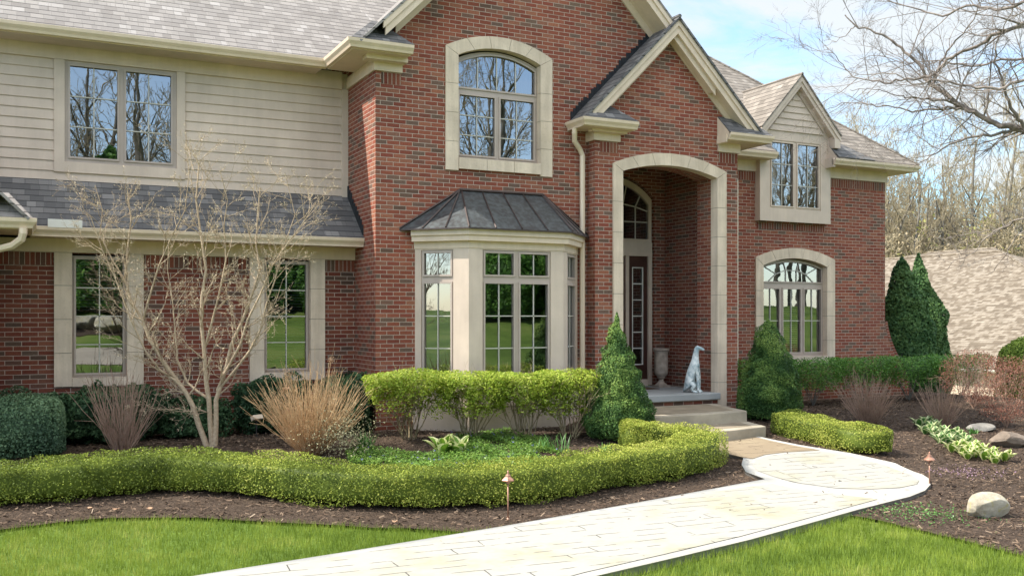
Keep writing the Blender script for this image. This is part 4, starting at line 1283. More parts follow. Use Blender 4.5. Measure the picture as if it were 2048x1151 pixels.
# ------------------------------------------------------------------ foliage bodies
def superell(hw, h, a, p=3.2):
    """rounded rectangle by arc length: a runs from -pi/2 (bottom middle) round to 3pi/2"""
    r = min(hw, h * .5) * (.28 if p > 5 else .6)
    q = []
    for cx_, cz_, a0 in ((hw - r, r, -np.pi / 2), (hw - r, h - r, 0), (-hw + r, h - r, np.pi / 2), (-hw + r, r, np.pi)):
        for t in np.linspace(0, np.pi / 2, 9): q.append((cx_ + r * np.cos(a0 + t), cz_ + r * np.sin(a0 + t)))
    q = np.array([(0, 0)] + q + [(0, 0)])
    s = np.r_[0, np.cumsum(np.hypot(*np.diff(q, axis=0).T))]
    f = (np.asarray(a) + np.pi / 2) / (2 * np.pi) * s[-1]
    return np.interp(f, s, q[:, 0]), np.interp(f, s, q[:, 1])
def smoothpath(pts, n=200):
    """Catmull-Rom through the points, evenly spaced"""
    p = np.array(pts, float); p = np.r_[[2 * p[0] - p[1]], p, [2 * p[-1] - p[-2]]]
    o = []
    for i in range(1, len(p) - 2):
        for t in np.linspace(0, 1, 24, endpoint=False):
            o.append(.5 * (2 * p[i] + (p[i + 1] - p[i - 1]) * t + (2 * p[i - 1] - 5 * p[i] + 4 * p[i + 1] - p[i + 2]) * t * t + (-p[i - 1] + 3 * p[i] - 3 * p[i + 1] + p[i + 2]) * t ** 3))
    o.append(p[-2]); o = np.array(o)
    s = np.r_[0, np.cumsum(np.linalg.norm(np.diff(o, axis=0), axis=1))]
    q = np.linspace(0, s[-1], n)
    return np.stack([np.interp(q, s, o[:, k]) for k in range(o.shape[1])], 1), s[-1]
def hedge(name, pts, hw, h, mats, dens, leaf, label, cat, amp=.05, lift=.03, seed=1, parent=None, p=6.5, spread=.8, varfn=None, hfn=None, group=None):
    rng = np.random.default_rng(seed); noi = SinNoise(rng, 5.5, 12); noi2 = SinNoise(rng, 16, 14)
    path, L = smoothpath(pts, 160)
    tan = unit(np.gradient(path, axis=0)); nor = np.c_[tan[:, 1], -tan[:, 0]]
    def surf(s, a, k=1.0):
        f = s * (len(path) - 1); i = np.clip(f.astype(int), 0, len(path) - 2); t = (f - i)[:, None]
        c = path[i] * (1 - t) + path[i + 1] * t; nn = unit(nor[i] * (1 - t) + nor[i + 1] * t)
        # rounded ends
        e = np.minimum(s, 1 - s) * L; cap = np.clip(e / (hw * .55), 0, 1); cap = (1 - (1 - cap) ** 5) ** .5
        cap = np.maximum(cap, .02)
        hh = h if hfn is None else h * hfn(s)
        x_, z_ = superell(hw, h, a, p); z_ = z_ / h; x_ = x_ * cap * k; z_ = z_ * hh * (.55 + .45 * cap) * (1 if k == 1 else .93)
        P_ = np.c_[c + nn * x_[:, None], gz(c[:, 0], c[:, 1]) + z_ + lift]
        e2 = 1e-2
        return P_, nn, cap
    area = L * (hw * 2 + h * 2) + hw * h * 4
    n = int(area * dens)
    s = rng.uniform(0, 1, n); s[: n // 12] = rng.uniform(0, .04, n // 12); s[n // 12: n // 6] = 1 - rng.uniform(0, .04, n // 12 if n // 6 - n // 12 == n // 12 else n // 6 - n // 12)
    # spread along the perimeter by length
    A = np.linspace(-.36 * np.pi, 1.36 * np.pi, 400); ex, ez = superell(hw, h, A, p)
    cum = np.r_[0, np.cumsum(np.hypot(np.diff(ex), np.diff(ez)))]; a = np.interp(rng.uniform(0, cum[-1], n), cum, A)
    P0, nn, cap = surf(s, a); P1, _, _ = surf(s, a + .02)
    f = s * (len(path) - 1); i = np.clip(f.astype(int), 0, len(path) - 2)
    tg = np.c_[tan[i], np.zeros(n)]
    N_ = unit(np.cross(tg, P1 - P0)); cen = np.c_[path[i], gz(path[i][:, 0], path[i][:, 1]) + h * .5]
    fl = np.sum(N_ * (P0 - cen), 1) < 0; N_[fl] *= -1
    d = amp * noi(P0) * 2.2 + amp * .6 * noi2(P0) - rng.exponential(.034, n) + .014
    pts3 = P0 + N_ * d[:, None]
    pts3[:, 2] = np.maximum(pts3[:, 2], gz(pts3[:, 0], pts3[:, 1]) + .01)
    # core, kept dark to paint in the shade of the gaps
    S, AA = np.meshgrid(np.linspace(0, 1, 150), np.linspace(-.45 * np.pi, 1.45 * np.pi, 22), indexing='ij')
    cv, _, _ = surf(S.ravel(), AA.ravel(), .88)
    cx_ = np.c_[np.interp(S.ravel(), np.linspace(0, 1, len(path)), path[:, 0]), np.interp(S.ravel(), np.linspace(0, 1, len(path)), path[:, 1]), gz(path[:, 0], path[:, 1]).mean() + h * .5 + 0 * S.ravel()]
    cv = cv + unit(cx_ - cv) * (.03 - amp * 1.8 * np.minimum(0, noi(cv)))[:, None]
    I = np.arange(150 * 22).reshape(150, 22)
    cf = np.stack([I[:-1, :-1], I[1:, :-1], I[1:, 1:], I[:-1, 1:]], -1).reshape(-1, 4)
    vb = None
    if varfn is not None: vb = varfn(pts3, N_, rng)
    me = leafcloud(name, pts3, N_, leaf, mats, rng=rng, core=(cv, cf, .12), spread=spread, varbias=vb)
    o = put(name, me, parent)
    if parent is None: tagp(o, label, cat, group)
    return o
def patchvar(rng, sc_, lo=.2, hi=.85):
    sn = SinNoise(rng, sc_, 8)
    return lambda P_, N_, r: lo + (hi - lo) * np.clip(.5 + 1.3 * sn(P_) + .12 * N_[:, 2], 0, 1) + r.normal(0, .12, len(P_))
M_BOX = leafmat('boxwood_leaves', [(0, (.05, .075, .012)), (.3, (.14, .185, .028)), (.55, (.28, .335, .05)), (.8, (.43, .45, .085)), (1, (.52, .49, .15))], .3, .55, .2)
M_YEWC = leafmat('dwarf_spruce_needles', [(0, (.02, .055, .016)), (.4, (.05, .11, .028)), (.75, (.115, .20, .045)), (1, (.24, .33, .08))], .15, .6, .2)
M_YEW = leafmat('blue_green_yew_needles', [(0, (.030, .060, .034)), (.5, (.075, .135, .068)), (1, (.16, .24, .12))], .15, .6, .25)
M_YEWD = leafmat('dark_yew_needles', [(0, (0.017, 0.042, 0.020)), (.5, (0.042, 0.091, 0.039)), (1, (0.084, 0.154, 0.063))], .1, .6, .2)
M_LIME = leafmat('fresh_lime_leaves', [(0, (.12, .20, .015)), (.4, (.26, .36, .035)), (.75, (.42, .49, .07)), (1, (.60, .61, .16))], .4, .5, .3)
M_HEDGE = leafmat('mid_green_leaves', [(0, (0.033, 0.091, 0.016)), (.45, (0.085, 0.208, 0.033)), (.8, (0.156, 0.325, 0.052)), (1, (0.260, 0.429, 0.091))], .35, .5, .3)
M_ARB = leafmat('arborvitae_foliage', [(0, (0.025, 0.063, 0.028)), (.5, (0.056, 0.126, 0.042)), (1, (0.126, 0.210, 0.063))], .2, .6, .2)
M_ARBY = leafmat('golden_arborvitae_foliage', [(0, (0.090, 0.150, 0.022)), (.5, (0.210, 0.300, 0.045)), (1, (0.390, 0.480, 0.090))], .3, .6, .2)
M_RED = leafmat('rusty_red_leaves', [(0, (.12, .05, .035)), (.5, (.26, .11, .075)), (.85, (.40, .19, .13)), (1, (.48, .30, .20))], .3, .6, .2)
M_VINCA = leafmat('periwinkle_leaves', [(0, (.07, .15, .03)), (.5, (.16, .29, .05)), (.9, (.30, .44, .09)), (1, (.42, .52, .18))], .35, .4, .4)
M_PURP = plain('periwinkle_flower', (.22, .18, .55), .6, .2, 20)
M_IRIS = leafmat('strap_leaves', [(0, (.05, .14, .03)), (.6, (.12, .27, .06)), (1, (.22, .40, .12))], .3, .4, .4)
M_HOSTA = leafmat('variegated_hosta_shade_tone', [(0, (.07, .19, .04)), (.45, (.12, .27, .05)), (.55, (.48, .56, .22)), (1, (.72, .76, .42))], .3, .45, .4, patch=0)  # left drift: house shade painted into the leaf colour
M_HOSTA_SUN = leafmat('variegated_hosta_sun_tone', [(0, (.15, .28, .03)), (.45, (.25, .38, .04)), (.55, (.62, .64, .20)), (1, (.80, .78, .40))], .3, .45, .4, patch=0)  # same kind of leaf, sunlight painted in as a brighter yellow

# clipped box hedge along the walk
hb = [(-260, 1045), (-120, 1030), (0, 1020), (100, 1014), (200, 1003), (290, 994), (350, 993), (430, 997), (520, 1004), (620, 1016), (750, 1027), (900, 1026), (1020, 1020), (1124, 1006), (1224, 985), (1324, 971), (1400, 955)]
path = [(G(u, v)[0] + .10, G(u, v)[1] + .38) for u, v in hb]
path += [(8.40, 10.95), (8.50, 11.4), (8.0, 11.85), (7.75, 11.95)]
HEDGE_PTS = path
hedge('box_hedge', path, .34, .385, M_BOX, 5600, .023, 'long low clipped box hedge curving in front of the planting bed', 'hedge', amp=.045, seed=3, varfn=patchvar(np.random.default_rng(4), 1.6, .28, .8))
sb = [(1590, 872), (1649, 889), (1700, 900), (1749, 914), (1800, 915)]
path = [(G(u, v)[0] + .08, G(u, v)[1] + .36) for u, v in sb]
hedge('box_hedge', path, .33, .34, M_BOX, 5600, .023, 'short clipped box hedge right of the entry steps', 'hedge', amp=.045, seed=5, varfn=patchvar(np.random.default_rng(6), 1.6, .3, .85))

def blob(name, c, rx, ry, h, mats, dens, leaf, label, cat, prof=None, amp=.08, seed=1, group=None, z0=.02, spread=.8, ns=5.0, varfn=None, parent=None, aspect=.6, holes=0, core=True):
    """body of revolution with a profile r(t) t in 0..1"""
    rng = np.random.default_rng(seed); noi = SinNoise(rng, ns, 12); noi2 = SinNoise(rng, ns * 3, 12)
    prof = prof or (lambda t: np.sqrt(np.clip(1 - (2 * t - 1) ** 4, 0, 1)))
    gz0 = gzf(c[0], c[1]) + z0 if len(c) == 2 else c[2]
    T_ = np.linspace(0, 1, 300); R = prof(T_)
    rm = (rx + ry) / 2
    ds_ = np.hypot(np.diff(T_) * h, np.diff(R) * rm); wgt = ds_ * (R[1:] + R[:-1]) * .5 * rm * 2 * np.pi
    area = wgt.sum() + 1e-6; n = int(area * dens)
    cum = np.r_[0, np.cumsum(wgt)]; t = np.interp(rng.uniform(0, cum[-1], n), cum, T_)
    a = rng.uniform(0, 2 * np.pi, n); r = prof(t); e = 1e-3
    dr = (prof(np.clip(t + e, 0, 1)) - prof(np.clip(t - e, 0, 1))) / (np.clip(t + e, 0, 1) - np.clip(t - e, 0, 1))
    N_ = unit(np.c_[np.cos(a) * h, np.sin(a) * h, -dr * rm]); 
    P_ = np.c_[c[0] + rx * r * np.cos(a), c[1] + ry * r * np.sin(a), gz0 + h * t]
    d = amp * (1.6 * noi(P_) + 1.4 * noi2(P_)) - rng.exponential(.035, n)
    if holes: 
        keep = noi2(P_ * 1.3) > -holes
        P_, N_, d = P_[keep], N_[keep], d[keep]
    P_ = P_ + N_ * (d * np.clip(r / .3, .12, 1))[:, None]
    cr = None
    if core:
        S, AA = np.meshgrid(np.linspace(0.01, .99, 28), np.linspace(0, 2 * np.pi, 33), indexing='ij'); S = S.ravel(); AA = AA.ravel()
        cv = np.c_[c[0] + rx * prof(S) * np.cos(AA), c[1] + ry * prof(S) * np.sin(AA), gz0 + h * S]
        drc = (prof(np.clip(S + e, 0, 1)) - prof(np.clip(S - e, 0, 1))) / (2 * e)
        nc = unit(np.c_[np.cos(AA) * h, np.sin(AA) * h, -drc * rm])
        cv = cv + nc * (amp * (1.6 * noi(cv)) - .05 - amp * .5)[:, None] * np.clip(prof(S) / .4, 0, 1)[:, None]
        ax = np.array([c[0], c[1]])
        I = np.arange(28 * 33).reshape(28, 33)
        cf = np.stack([I[:-1, :-1], I[:-1, 1:], I[1:, 1:], I[1:, :-1]], -1).reshape(-1, 4); cr = (cv, cf, .1)  # inner body in a dark leaf tone, standing in for shade between leaves
    vb = varfn(P_, N_, rng) if varfn else None
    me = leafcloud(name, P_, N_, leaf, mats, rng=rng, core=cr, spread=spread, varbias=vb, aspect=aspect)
    o = put(name, me, parent)
    if parent is None: tagp(o, label, cat, group)
    return o
def cone(t): 
    t = np.clip(t, 0, 1)
    return np.where(t < .12, .80 + .20 * np.sin(t / .12 * np.pi / 2), (1 - ((t - .12) / .88) ** 1.15))
c = G(1240, 872)
blob('conical_evergreen', (8.10, 12.62), .56, .54, 1.95, M_YEWC, 8000, .030, 'dense cone-shaped dwarf evergreen left of the entry steps', 'evergreen shrub', cone, .095, 11, varfn=patchvar(np.random.default_rng(8), 7, .15, .8), ns=7)
blob('conical_evergreen', (11.75, 13.35), .55, .52, 1.76, M_YEWC, 8000, .030, 'rounder cone-shaped dwarf evergreen right of the entry steps', 'evergreen shrub', lambda t: np.where(t < .2, .82 + .18 * np.sin(np.clip(t, 0, .2) / .2 * np.pi / 2), np.clip(1 - (np.clip(t - .2, 0, 1) / .8) ** 1.35, 0, 1) ** .8), .10, 12, varfn=patchvar(np.random.default_rng(9), 7, .2, .95), ns=5)
flat = lambda t: np.clip(1 - np.abs(2 * t - 1) ** 6, 0, 1) ** .5
# yews by the left wall
hedge('yew_shrub', [(-3.2, 14.3), (-1.5, 14.3), (.42, 14.3)], .80, .68, M_YEW, 4800, .036, 'broad flat-topped blue-green yew at the left edge of the bed', 'shrub', amp=.07, seed=13, varfn=patchvar(np.random.default_rng(10), 4, .25, .9), p=3)
for i, (x, y, rx, ry, h, l) in enumerate([(.95, 14.95, .80, .42, .74, 'low dark yew under the left ground floor window'), (2.15, 15.0, .55, .36, .5, 'small dark yew against the brick behind the bare tree'),
        (3.35, 14.98, .55, .38, .80, 'dark yew under the second ground floor window'), (4.45, 14.65, .42, .45, .85, 'dark yew at the brick corner behind the tan canes')]):
    blob('dark_yew', (x, y), rx, ry, h, M_YEWD, 3000, .05, l, 'shrub', flat, .13, 20 + i, varfn=patchvar(np.random.default_rng(30 + i), 5, .2, .8))
# arborvitae
arbp = lambda t: np.where(t < .25, .88 + .12 * np.sin(np.clip(t, 0, .25) / .25 * np.pi / 2), (1 - np.clip((t - .25) / .75, 0, 1) ** 1.7)) + .02
blob('arborvitae', (19.2, 17.0), .80, .80, 3.25, M_ARB, 1700, .085, 'tall dark arborvitae, front one beside the brick corner', 'evergreen tree', arbp, .10, 41, ns=2.5, varfn=patchvar(np.random.default_rng(42), 3, .15, .8))
blob('arborvitae', (21.4, 18.4), .85, .85, 4.15, M_ARB, 1500, .085, 'arborvitae behind and right of the front one, with a sunlit yellow-green top', 'evergreen tree', arbp, .10, 43, ns=2.5, varfn=patchvar(np.random.default_rng(44), 3, .3, 1))
blob('arborvitae', (20.2, 19.1), .8, .8, 3.5, M_ARBY, 1200, .085, 'loose yellow-green arborvitae half hidden behind the brick corner', 'evergreen tree', arbp, .12, 45, ns=2.5, varfn=patchvar(np.random.default_rng(46), 3, .3, 1))
blob('arborvitae', (18.9, 17.9), .6, .6, 2.9, M_ARB, 1200, .085, 'dark narrow arborvitae touching the brick corner, leftmost', 'evergreen tree', arbp, .12, 47, ns=2.5)
blob('round_shrub', (20.9, 14.6), .95, .9, 1.75, M_ARBY, 1500, .06, 'rounded olive-yellow shrub at the right edge against the tan roof', 'shrub', None, .10, 48, ns=3)

# ------------------------------------------------------------------ woody plants
def grow(segs, p, d, L, r, lvl, rng, prm):
    """prm: per level (nseg, wander, tropism, children, angle, lenratio, rratio)"""
    ns, wan, tro, nch, ang, lr, rr_ = prm[lvl]
    step = L / ns; last = lvl == len(prm) - 1
    ch = sorted(rng.uniform(.22 if lvl else .30, 1.0, nch)) if nch else []
    ci = 0; rcur = r
    for i in range(ns):
        d = unit(d + rng.normal(0, wan, 3) + np.array([0, 0, tro]))
        q = p + d * step
        r1 = r * (1 - .8 * (i + 1) / ns) if not last else r * (1 - .6 * (i + 1) / ns)
        segs.append((*p, *q, rcur, r1)); 
        while ci < len(ch) and ch[ci] <= (i + 1) / ns:
            t = ch[ci] * ns - i; pp = p + (q - p) * t
            az = rng.uniform(0, 6.283); u = unit(np.cross(d, rng.normal(0, 1, 3)))
            an = rng.normal(ang, .15)
            dd = unit(d * math.cos(an) + u * math.sin(an))
            if not last: grow(segs, pp, dd, L * lr * rng.uniform(.55, 1.15) * (1 - .45 * ch[ci]), max(rcur * rr_, .002), lvl + 1, rng, prm)
            ci += 1
        p = q; rcur = r1
    if not last and lvl > 0:
        grow(segs, p, d, L * lr * .6, max(rcur * .8, .002), lvl + 1, rng, prm)
    return segs
def fan(center, n, h, spread, seed, r=.004, curve=.25, base=.12, twig=0.0):
    rng = np.random.default_rng(seed); segs = []; tips = []
    cz = gzf(*center)
    for k in range(n):
        a = rng.uniform(0, 6.283); rad = math.sqrt(rng.uniform(0, 1))
        p = np.array([center[0] + base * rad * math.cos(a), center[1] + base * rad * math.sin(a), cz - .02])
        L = h * rng.uniform(.55, 1.05) * (1 - .15 * rad); out_ = spread * rad / h
        d = unit(np.array([math.cos(a) * out_ * 1.0, math.sin(a) * out_ * 1.0, 1.0]) + rng.normal(0, .06, 3))
        ns = 6; rr0 = r * rng.uniform(.7, 1.3)
        for i in range(ns):
            d = unit(d + rng.normal(0, .075, 3) + np.array([0, 0, curve * .12]))
            q = p + d * L / ns; segs.append((*p, *q, rr0 * (1 - .09 * i), rr0 * (1 - .09 * (i + 1))))
            if rng.uniform() < twig and i > 1:
                u = unit(d + rng.normal(0, .35, 3)); segs.append((*q, *(q + u * L * .22), rr0 * .5, rr0 * .3))
            p = q
        tips.append(p)
    return segs, tips
def shrubthing(name, center, label, cat, group=None):
    return thing(name, (center[0], center[1], gzf(*center)), label, cat, group)
# dry cane clumps
for (uv, n, h, sp, seed, matr, lab, r) in [((245, 900), 150, 1.2, .75, 61, M_CANER, 'leafless grey-brown cane clump in front of the left window', .0045),
        ((622, 908), 560, 1.32, 1.12, 62, M_CANE, 'big bushy clump of straw-coloured canes left of the bay window', .0042),
        ((1735, 846), 260, 1.0, .82, 63, M_CANER, 'reddish-brown cane clump behind the short box hedge', .0045),
        ((1885, 850), 150, .92, .62, 64, M_CANER, 'reddish-brown cane clump behind the hostas', .0045)]:
    c = G(*uv)
    root = shrubthing('cane_clump', c, lab, 'shrub', 'leafless cane clumps in the beds')
    segs, tips = fan(c, n, h, sp, seed, r, twig=.12)
    put('canes', segmesh('canes', segs, matr, 4), root)
    if seed == 62:
        rng = np.random.default_rng(5)
        for k in (12, 77, 130, 204):
            t = tips[k]; pp = rng.normal(0, .028, (90, 3)) + t
            me = leafcloud('flower_head', pp, unit(pp - t), .022, M_FLOWER, rng=rng); put('flower_head', me, root)
        pp = rng.normal(0, 1, (1500, 3)) * np.array([.22, .15, .16]) + np.array([c[0] + .35, c[1] - .35, gzf(*c) + .28])
        put('low_grey_foliage', leafcloud('low_grey_foliage', pp, unit(pp - pp.mean(0)), .03, plain('lavender_grey', (.33, .30, .17), .8, .3, 20), rng=rng), root)

# burning bushes before the bay window
for k, (bx, by, cx_, cy_, rx, h0, h1) in enumerate([(5.02, 13.45, 4.93, 13.25, .68, .32, 1.05), (5.88, 13.22, 5.86, 13.05, .62, .34, 1.03), (6.72, 13.02, 6.68, 12.98, .62, .32, 1.03), (7.42, 12.88, 7.42, 12.92, .62, .30, 1.05)]):
    nm = ['leftmost of the four, over the brick corner', 'second from the left', 'third from the left', 'rightmost, next to the cone-shaped evergreen'][k]
    root = shrubthing('leafy_shrub', (bx, by), 'lime-leaved shrub before the bay window, ' + nm, 'shrub', 'lime-leaved shrubs before the bay window')
    rng = np.random.default_rng(70 + k); segs = []; z0 = gzf(bx, by)
    for j in range(19):
        a = rng.uniform(0, 6.283); rad = math.sqrt(rng.uniform(.05, 1))
        tgt = np.array([cx_ + rx * .85 * rad * math.cos(a), cy_ + .38 * rad * math.sin(a), z0 + h1 - .12])
        p = np.array([bx + .10 * math.cos(a), by + .07 * math.sin(a), z0 - .02])
        d = unit(tgt - p); L = np.linalg.norm(tgt - p)
        grow(segs, p, unit(d + np.array([0, 0, .1])), L, .010, 0, rng, [(8, .15, .015, 6, .45, .42, .65), (4, .12, .06, 3, .5, .5, .6), (3, .15, .05, 0, 0, 0, 0)])
    put('stems', segmesh('stems', segs, M_STEMB, 4), root)
    n = 9200
    noi = SinNoise(rng, 6, 10)
    a = rng.uniform(0, 6.283, n * 2); rad = rng.uniform(0, 1, n * 2) ** .5; t = rng.beta(2.0, 1.1, n * 2)
    rr1 = np.abs(np.cos(a)) ** .7 * np.sign(np.cos(a)); rr2 = np.abs(np.sin(a)) ** .7 * np.sign(np.sin(a))
    w_ = .62 + .38 * np.sqrt(t)
    pp = np.c_[cx_ + rx * rad * rr1 * w_, cy_ + .47 * rad * rr2 * w_, z0 + h0 + (h1 - h0) * t * (1 - .10 * rad ** 3)]
    pp[:, 2] += .09 * noi(pp)
    keep = noi(pp * 1.7) > -.06 - .45 * t
    pp = pp[keep][:n]
    nn = unit(np.c_[pp[:, 0] - cx_, pp[:, 1] - cy_, np.full(len(pp), .5)])
    put('foliage', leafcloud('foliage', pp, nn, 0.054, M_LIME, rng=rng, spread=.7, aspect=.36, up=.7), root)
# right hedge of the same kind, its shade painted in as darker leaves
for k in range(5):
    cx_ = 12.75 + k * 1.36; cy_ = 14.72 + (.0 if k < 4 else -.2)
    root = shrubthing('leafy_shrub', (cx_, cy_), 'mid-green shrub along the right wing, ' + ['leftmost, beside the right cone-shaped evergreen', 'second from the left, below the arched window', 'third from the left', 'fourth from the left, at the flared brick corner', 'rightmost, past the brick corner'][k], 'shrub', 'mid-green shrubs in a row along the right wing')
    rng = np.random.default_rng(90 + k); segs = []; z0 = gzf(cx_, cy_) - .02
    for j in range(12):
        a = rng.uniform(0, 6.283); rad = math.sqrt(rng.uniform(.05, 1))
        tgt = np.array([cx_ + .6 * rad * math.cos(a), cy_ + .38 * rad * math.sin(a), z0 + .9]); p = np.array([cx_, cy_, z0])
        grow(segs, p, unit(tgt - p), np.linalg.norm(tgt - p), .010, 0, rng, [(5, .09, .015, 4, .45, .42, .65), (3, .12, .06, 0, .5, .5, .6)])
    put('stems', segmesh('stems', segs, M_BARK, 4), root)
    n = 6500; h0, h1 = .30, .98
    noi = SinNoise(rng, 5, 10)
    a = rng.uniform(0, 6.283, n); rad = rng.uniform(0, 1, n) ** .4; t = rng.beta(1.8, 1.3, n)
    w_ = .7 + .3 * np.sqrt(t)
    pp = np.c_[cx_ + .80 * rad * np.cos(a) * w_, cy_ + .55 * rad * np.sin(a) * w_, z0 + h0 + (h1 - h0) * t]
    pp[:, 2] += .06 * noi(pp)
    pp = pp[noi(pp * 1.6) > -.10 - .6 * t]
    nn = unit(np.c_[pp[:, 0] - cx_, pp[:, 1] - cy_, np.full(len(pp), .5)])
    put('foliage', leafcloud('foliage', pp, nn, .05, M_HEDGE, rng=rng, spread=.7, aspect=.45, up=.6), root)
# red barberries
for k, (x, y, rx, ry, h, n) in enumerate([(15.6, 11.5, .75, .6, 1.25, 8000), (16.9, 13.2, .75, .6, 1.15, 6500)]):
    root = shrubthing('red_shrub', (x, y), ['rusty red small-leaved shrub at the right edge of the bed, nearer one', 'rusty red small-leaved shrub behind the nearer one, beside the last cane clump'][k], 'shrub', 'rusty red shrubs at the right edge')
    rng = np.random.default_rng(110 + k); segs = []; z0 = gzf(x, y)
    for j in range(22):
        a = rng.uniform(0, 6.283); rad = math.sqrt(rng.uniform(.05, 1))
        tgt = np.array([x + rx * rad * math.cos(a), y + ry * rad * math.sin(a), z0 + h * .9]); p = np.array([x, y, z0])
        grow(segs, p, unit(tgt - p), np.linalg.norm(tgt - p) * .9, .007, 0, rng, [(6, .1, .01, 5, .5, .5, .6), (4, .14, .03, 3, .5, .5, .6), (2, .15, 0, 0, 0, 0, 0)])
    put('stems', segmesh('stems', segs, M_CANER, 3), root)
    noi = SinNoise(rng, 6, 10); q = rng.normal(0, 1, (n, 3)); q = unit(q) * rng.uniform(.45, 1, (n, 1)) ** .6
    pp = q * np.array([rx, ry, h * .48]) + np.array([x, y, z0 + h * .56]); pp = pp[noi(pp) > -.12]
    put('foliage', leafcloud('foliage', pp, unit(q[:len(pp)]), .026, M_RED, rng=rng), root)
# ------------------------------------------------------------------ multi-stemmed bare tree by the left wing
BT = G(420, 893)
root = thing('bare_ornamental_tree', (BT[0], BT[1], gzf(*BT)), 'pale multi-stemmed bare tree with budding twigs before the left ground floor windows', 'tree')
rng = np.random.default_rng(201)
segs = []; buds = []
def px3(u, v, d):
    t = (u - CX) / FPX
    return np.array([(SN + CS * t) * d, (CS - SN * t) * d, CAMZ + (HZ - v) / FPX * d])
D0 = BT[0] * SN + BT[1] * CS
stems = [
 ([(414, 893), (398, 850), (385, 810), (372, 785), (350, 755), (325, 720), (300, 680), (285, 640), (262, 600), (250, 560), (255, 500), (262, 440), (255, 380)], .042, -.05),
 ([(372, 785), (350, 760), (318, 738), (290, 700), (262, 640), (232, 560), (205, 500), (180, 430)], .022, -.4),
 ([(425, 893), (421, 850), (418, 800), (412, 760), (408, 700), (402, 640), (404, 590), (412, 540), (402, 470), (392, 400), (398, 330), (380, 290)], .040, -.1),
 ([(415, 795), (395, 782), (375, 765), (355, 720), (350, 660), (345, 600), (335, 540), (338, 480)], .022, .15),
 ([(430, 893), (432, 850), (432, 800), (442, 770), (452, 735), (462, 690), (485, 640), (505, 585), (520, 540), (512, 490), (515, 430), (520, 375)], .038, .0),
 ([(435, 780), (450, 745), (480, 690), (495, 640), (520, 590), (545, 530), (580, 480), (610, 440), (632, 405)], .022, -.45),
 ([(440, 775), (470, 740), (500, 700), (520, 660), (535, 600), (550, 560), (565, 500), (590, 430), (570, 345)], .020, -.2),
 ([(408, 700), (425, 640), (440, 580), (452, 520), (448, 450), (455, 400), (440, 340)], .018, -.5),
 ([(285, 640), (300, 590), (318, 530), (345, 470), (370, 420), (378, 350), (372, 270)], .016, -.35),
 ([(250, 560), (225, 520), (200, 470), (205, 420), (190, 370)], .012, -.15),
 ([(430, 830), (405, 820), (380, 822), (350, 815)], .006, -.3),
]
for pts_, r0, dd in stems:
    n = len(pts_); L = 0
    ps = [px3(u + 0, v, D0 + (dd * i / n)) for i, (u, v) in enumerate(pts_)]
    for i in range(n - 1):
        k = 3
        for j in range(k):
            a = ps[i] + (ps[i + 1] - ps[i]) * j / k; b = ps[i] + (ps[i + 1] - ps[i]) * (j + 1) / k
            t0 = (i + j / k) / (n - 1); t1 = (i + (j + 1) / k) / (n - 1)
            f = lambda t: max(r0 * (1 - .86 * t), .005)
            segs.append((*a, *b, f(t0), f(t1)))
            for _k in range(0 if t0 < .2 else rng.choice([0, 1, 1, 1, 2])):
                d = unit(b - a); u = unit(np.cross(d, rng.normal(0, 1, 3)))
                an = rng.normal(.8, .2); dd_ = unit(d * math.cos(an) + u * math.sin(an) + np.array([0, -.12, .12]))
                grow(segs, a, dd_, rng.uniform(.28, .75), f(t0) * .36 + .0025, 0, rng, [(6, .16, .05, 6, .7, .55, .65), (4, .2, .08, 4, .7, .5, .7), (3, .2, .1, 0, 0, 0, 0)])
fine = [s for s in segs if s[7] < .0035]
tree_m = segmesh('trunk', [s for s in segs if s[6] >= .012], M_BARKL, 6)
put('trunk', tree_m, root)
tw = [s for s in segs if s[6] < .012]
put('twigs', segmesh('twigs', tw, M_BARKL, 4), root)
e = np.array([s[3:6] for s in fine]); e = e[rng.uniform(0, 1, len(e)) < .25]
e = np.repeat(e, 2, 0); 
put('buds', leafcloud('buds', e + rng.normal(0, .006, e.shape), rng.normal(0, 1, e.shape), .017, M_BUD, rng=rng, aspect=.5), root)

# ------------------------------------------------------------------ hostas, periwinkle, strap leaves
def hosta_mesh(seed, n=15, L0=.17, W=.05, upr=.9):
    rng = np.random.default_rng(seed); V = []; Q = []; var = []
    for k in range(n):
        a = rng.uniform(0, 6.283); el = rng.uniform(.9, 1.6) * upr; L = L0 * rng.uniform(.7, 1.15); w0 = W * rng.uniform(.8, 1.2)
        o = np.array([math.cos(a), math.sin(a), 0]) * rng.uniform(.0, .04)
        p = o.copy(); prev = None; m = 6
        side = np.array([-math.sin(a), math.cos(a), 0])
        for i in range(m + 1):
            t = i / m; e_ = el - .6 * t * t
            w_ = w0 * (math.sin(math.pi * min(1, .08 + t * .92)) ** .8) if i < m else .001
            up = np.array([-math.cos(a) * math.sin(e_), -math.sin(a) * math.sin(e_), math.cos(e_)])
            row = [p + side * w_ * q + up * (abs(q) ** 1.5) * w_ * .5 for q in (-1, -.62, 0, .62, 1)]
            b = len(V); V += row
            if prev is not None:
                for c_, vr in ((0, 1), (1, 0), (2, 0), (3, 1)):
                    Q.append((prev + c_, prev + c_ + 1, b + c_ + 1, b + c_)); var.append(float(np.clip(vr + rng.normal(0, .12), 0, 1)))
            prev = b
            p = p + np.array([math.cos(a) * math.cos(e_), math.sin(a) * math.cos(e_), math.sin(e_)]) * L / m
    return np.array(V), np.array(Q), var
hv = [hosta_mesh(300 + i) for i in range(3)]
HM = [[npmesh('hosta', v, q, None, var, mm, smooth=True) for v, q, var in hv] for mm in (M_HOSTA, M_HOSTA_SUN)]
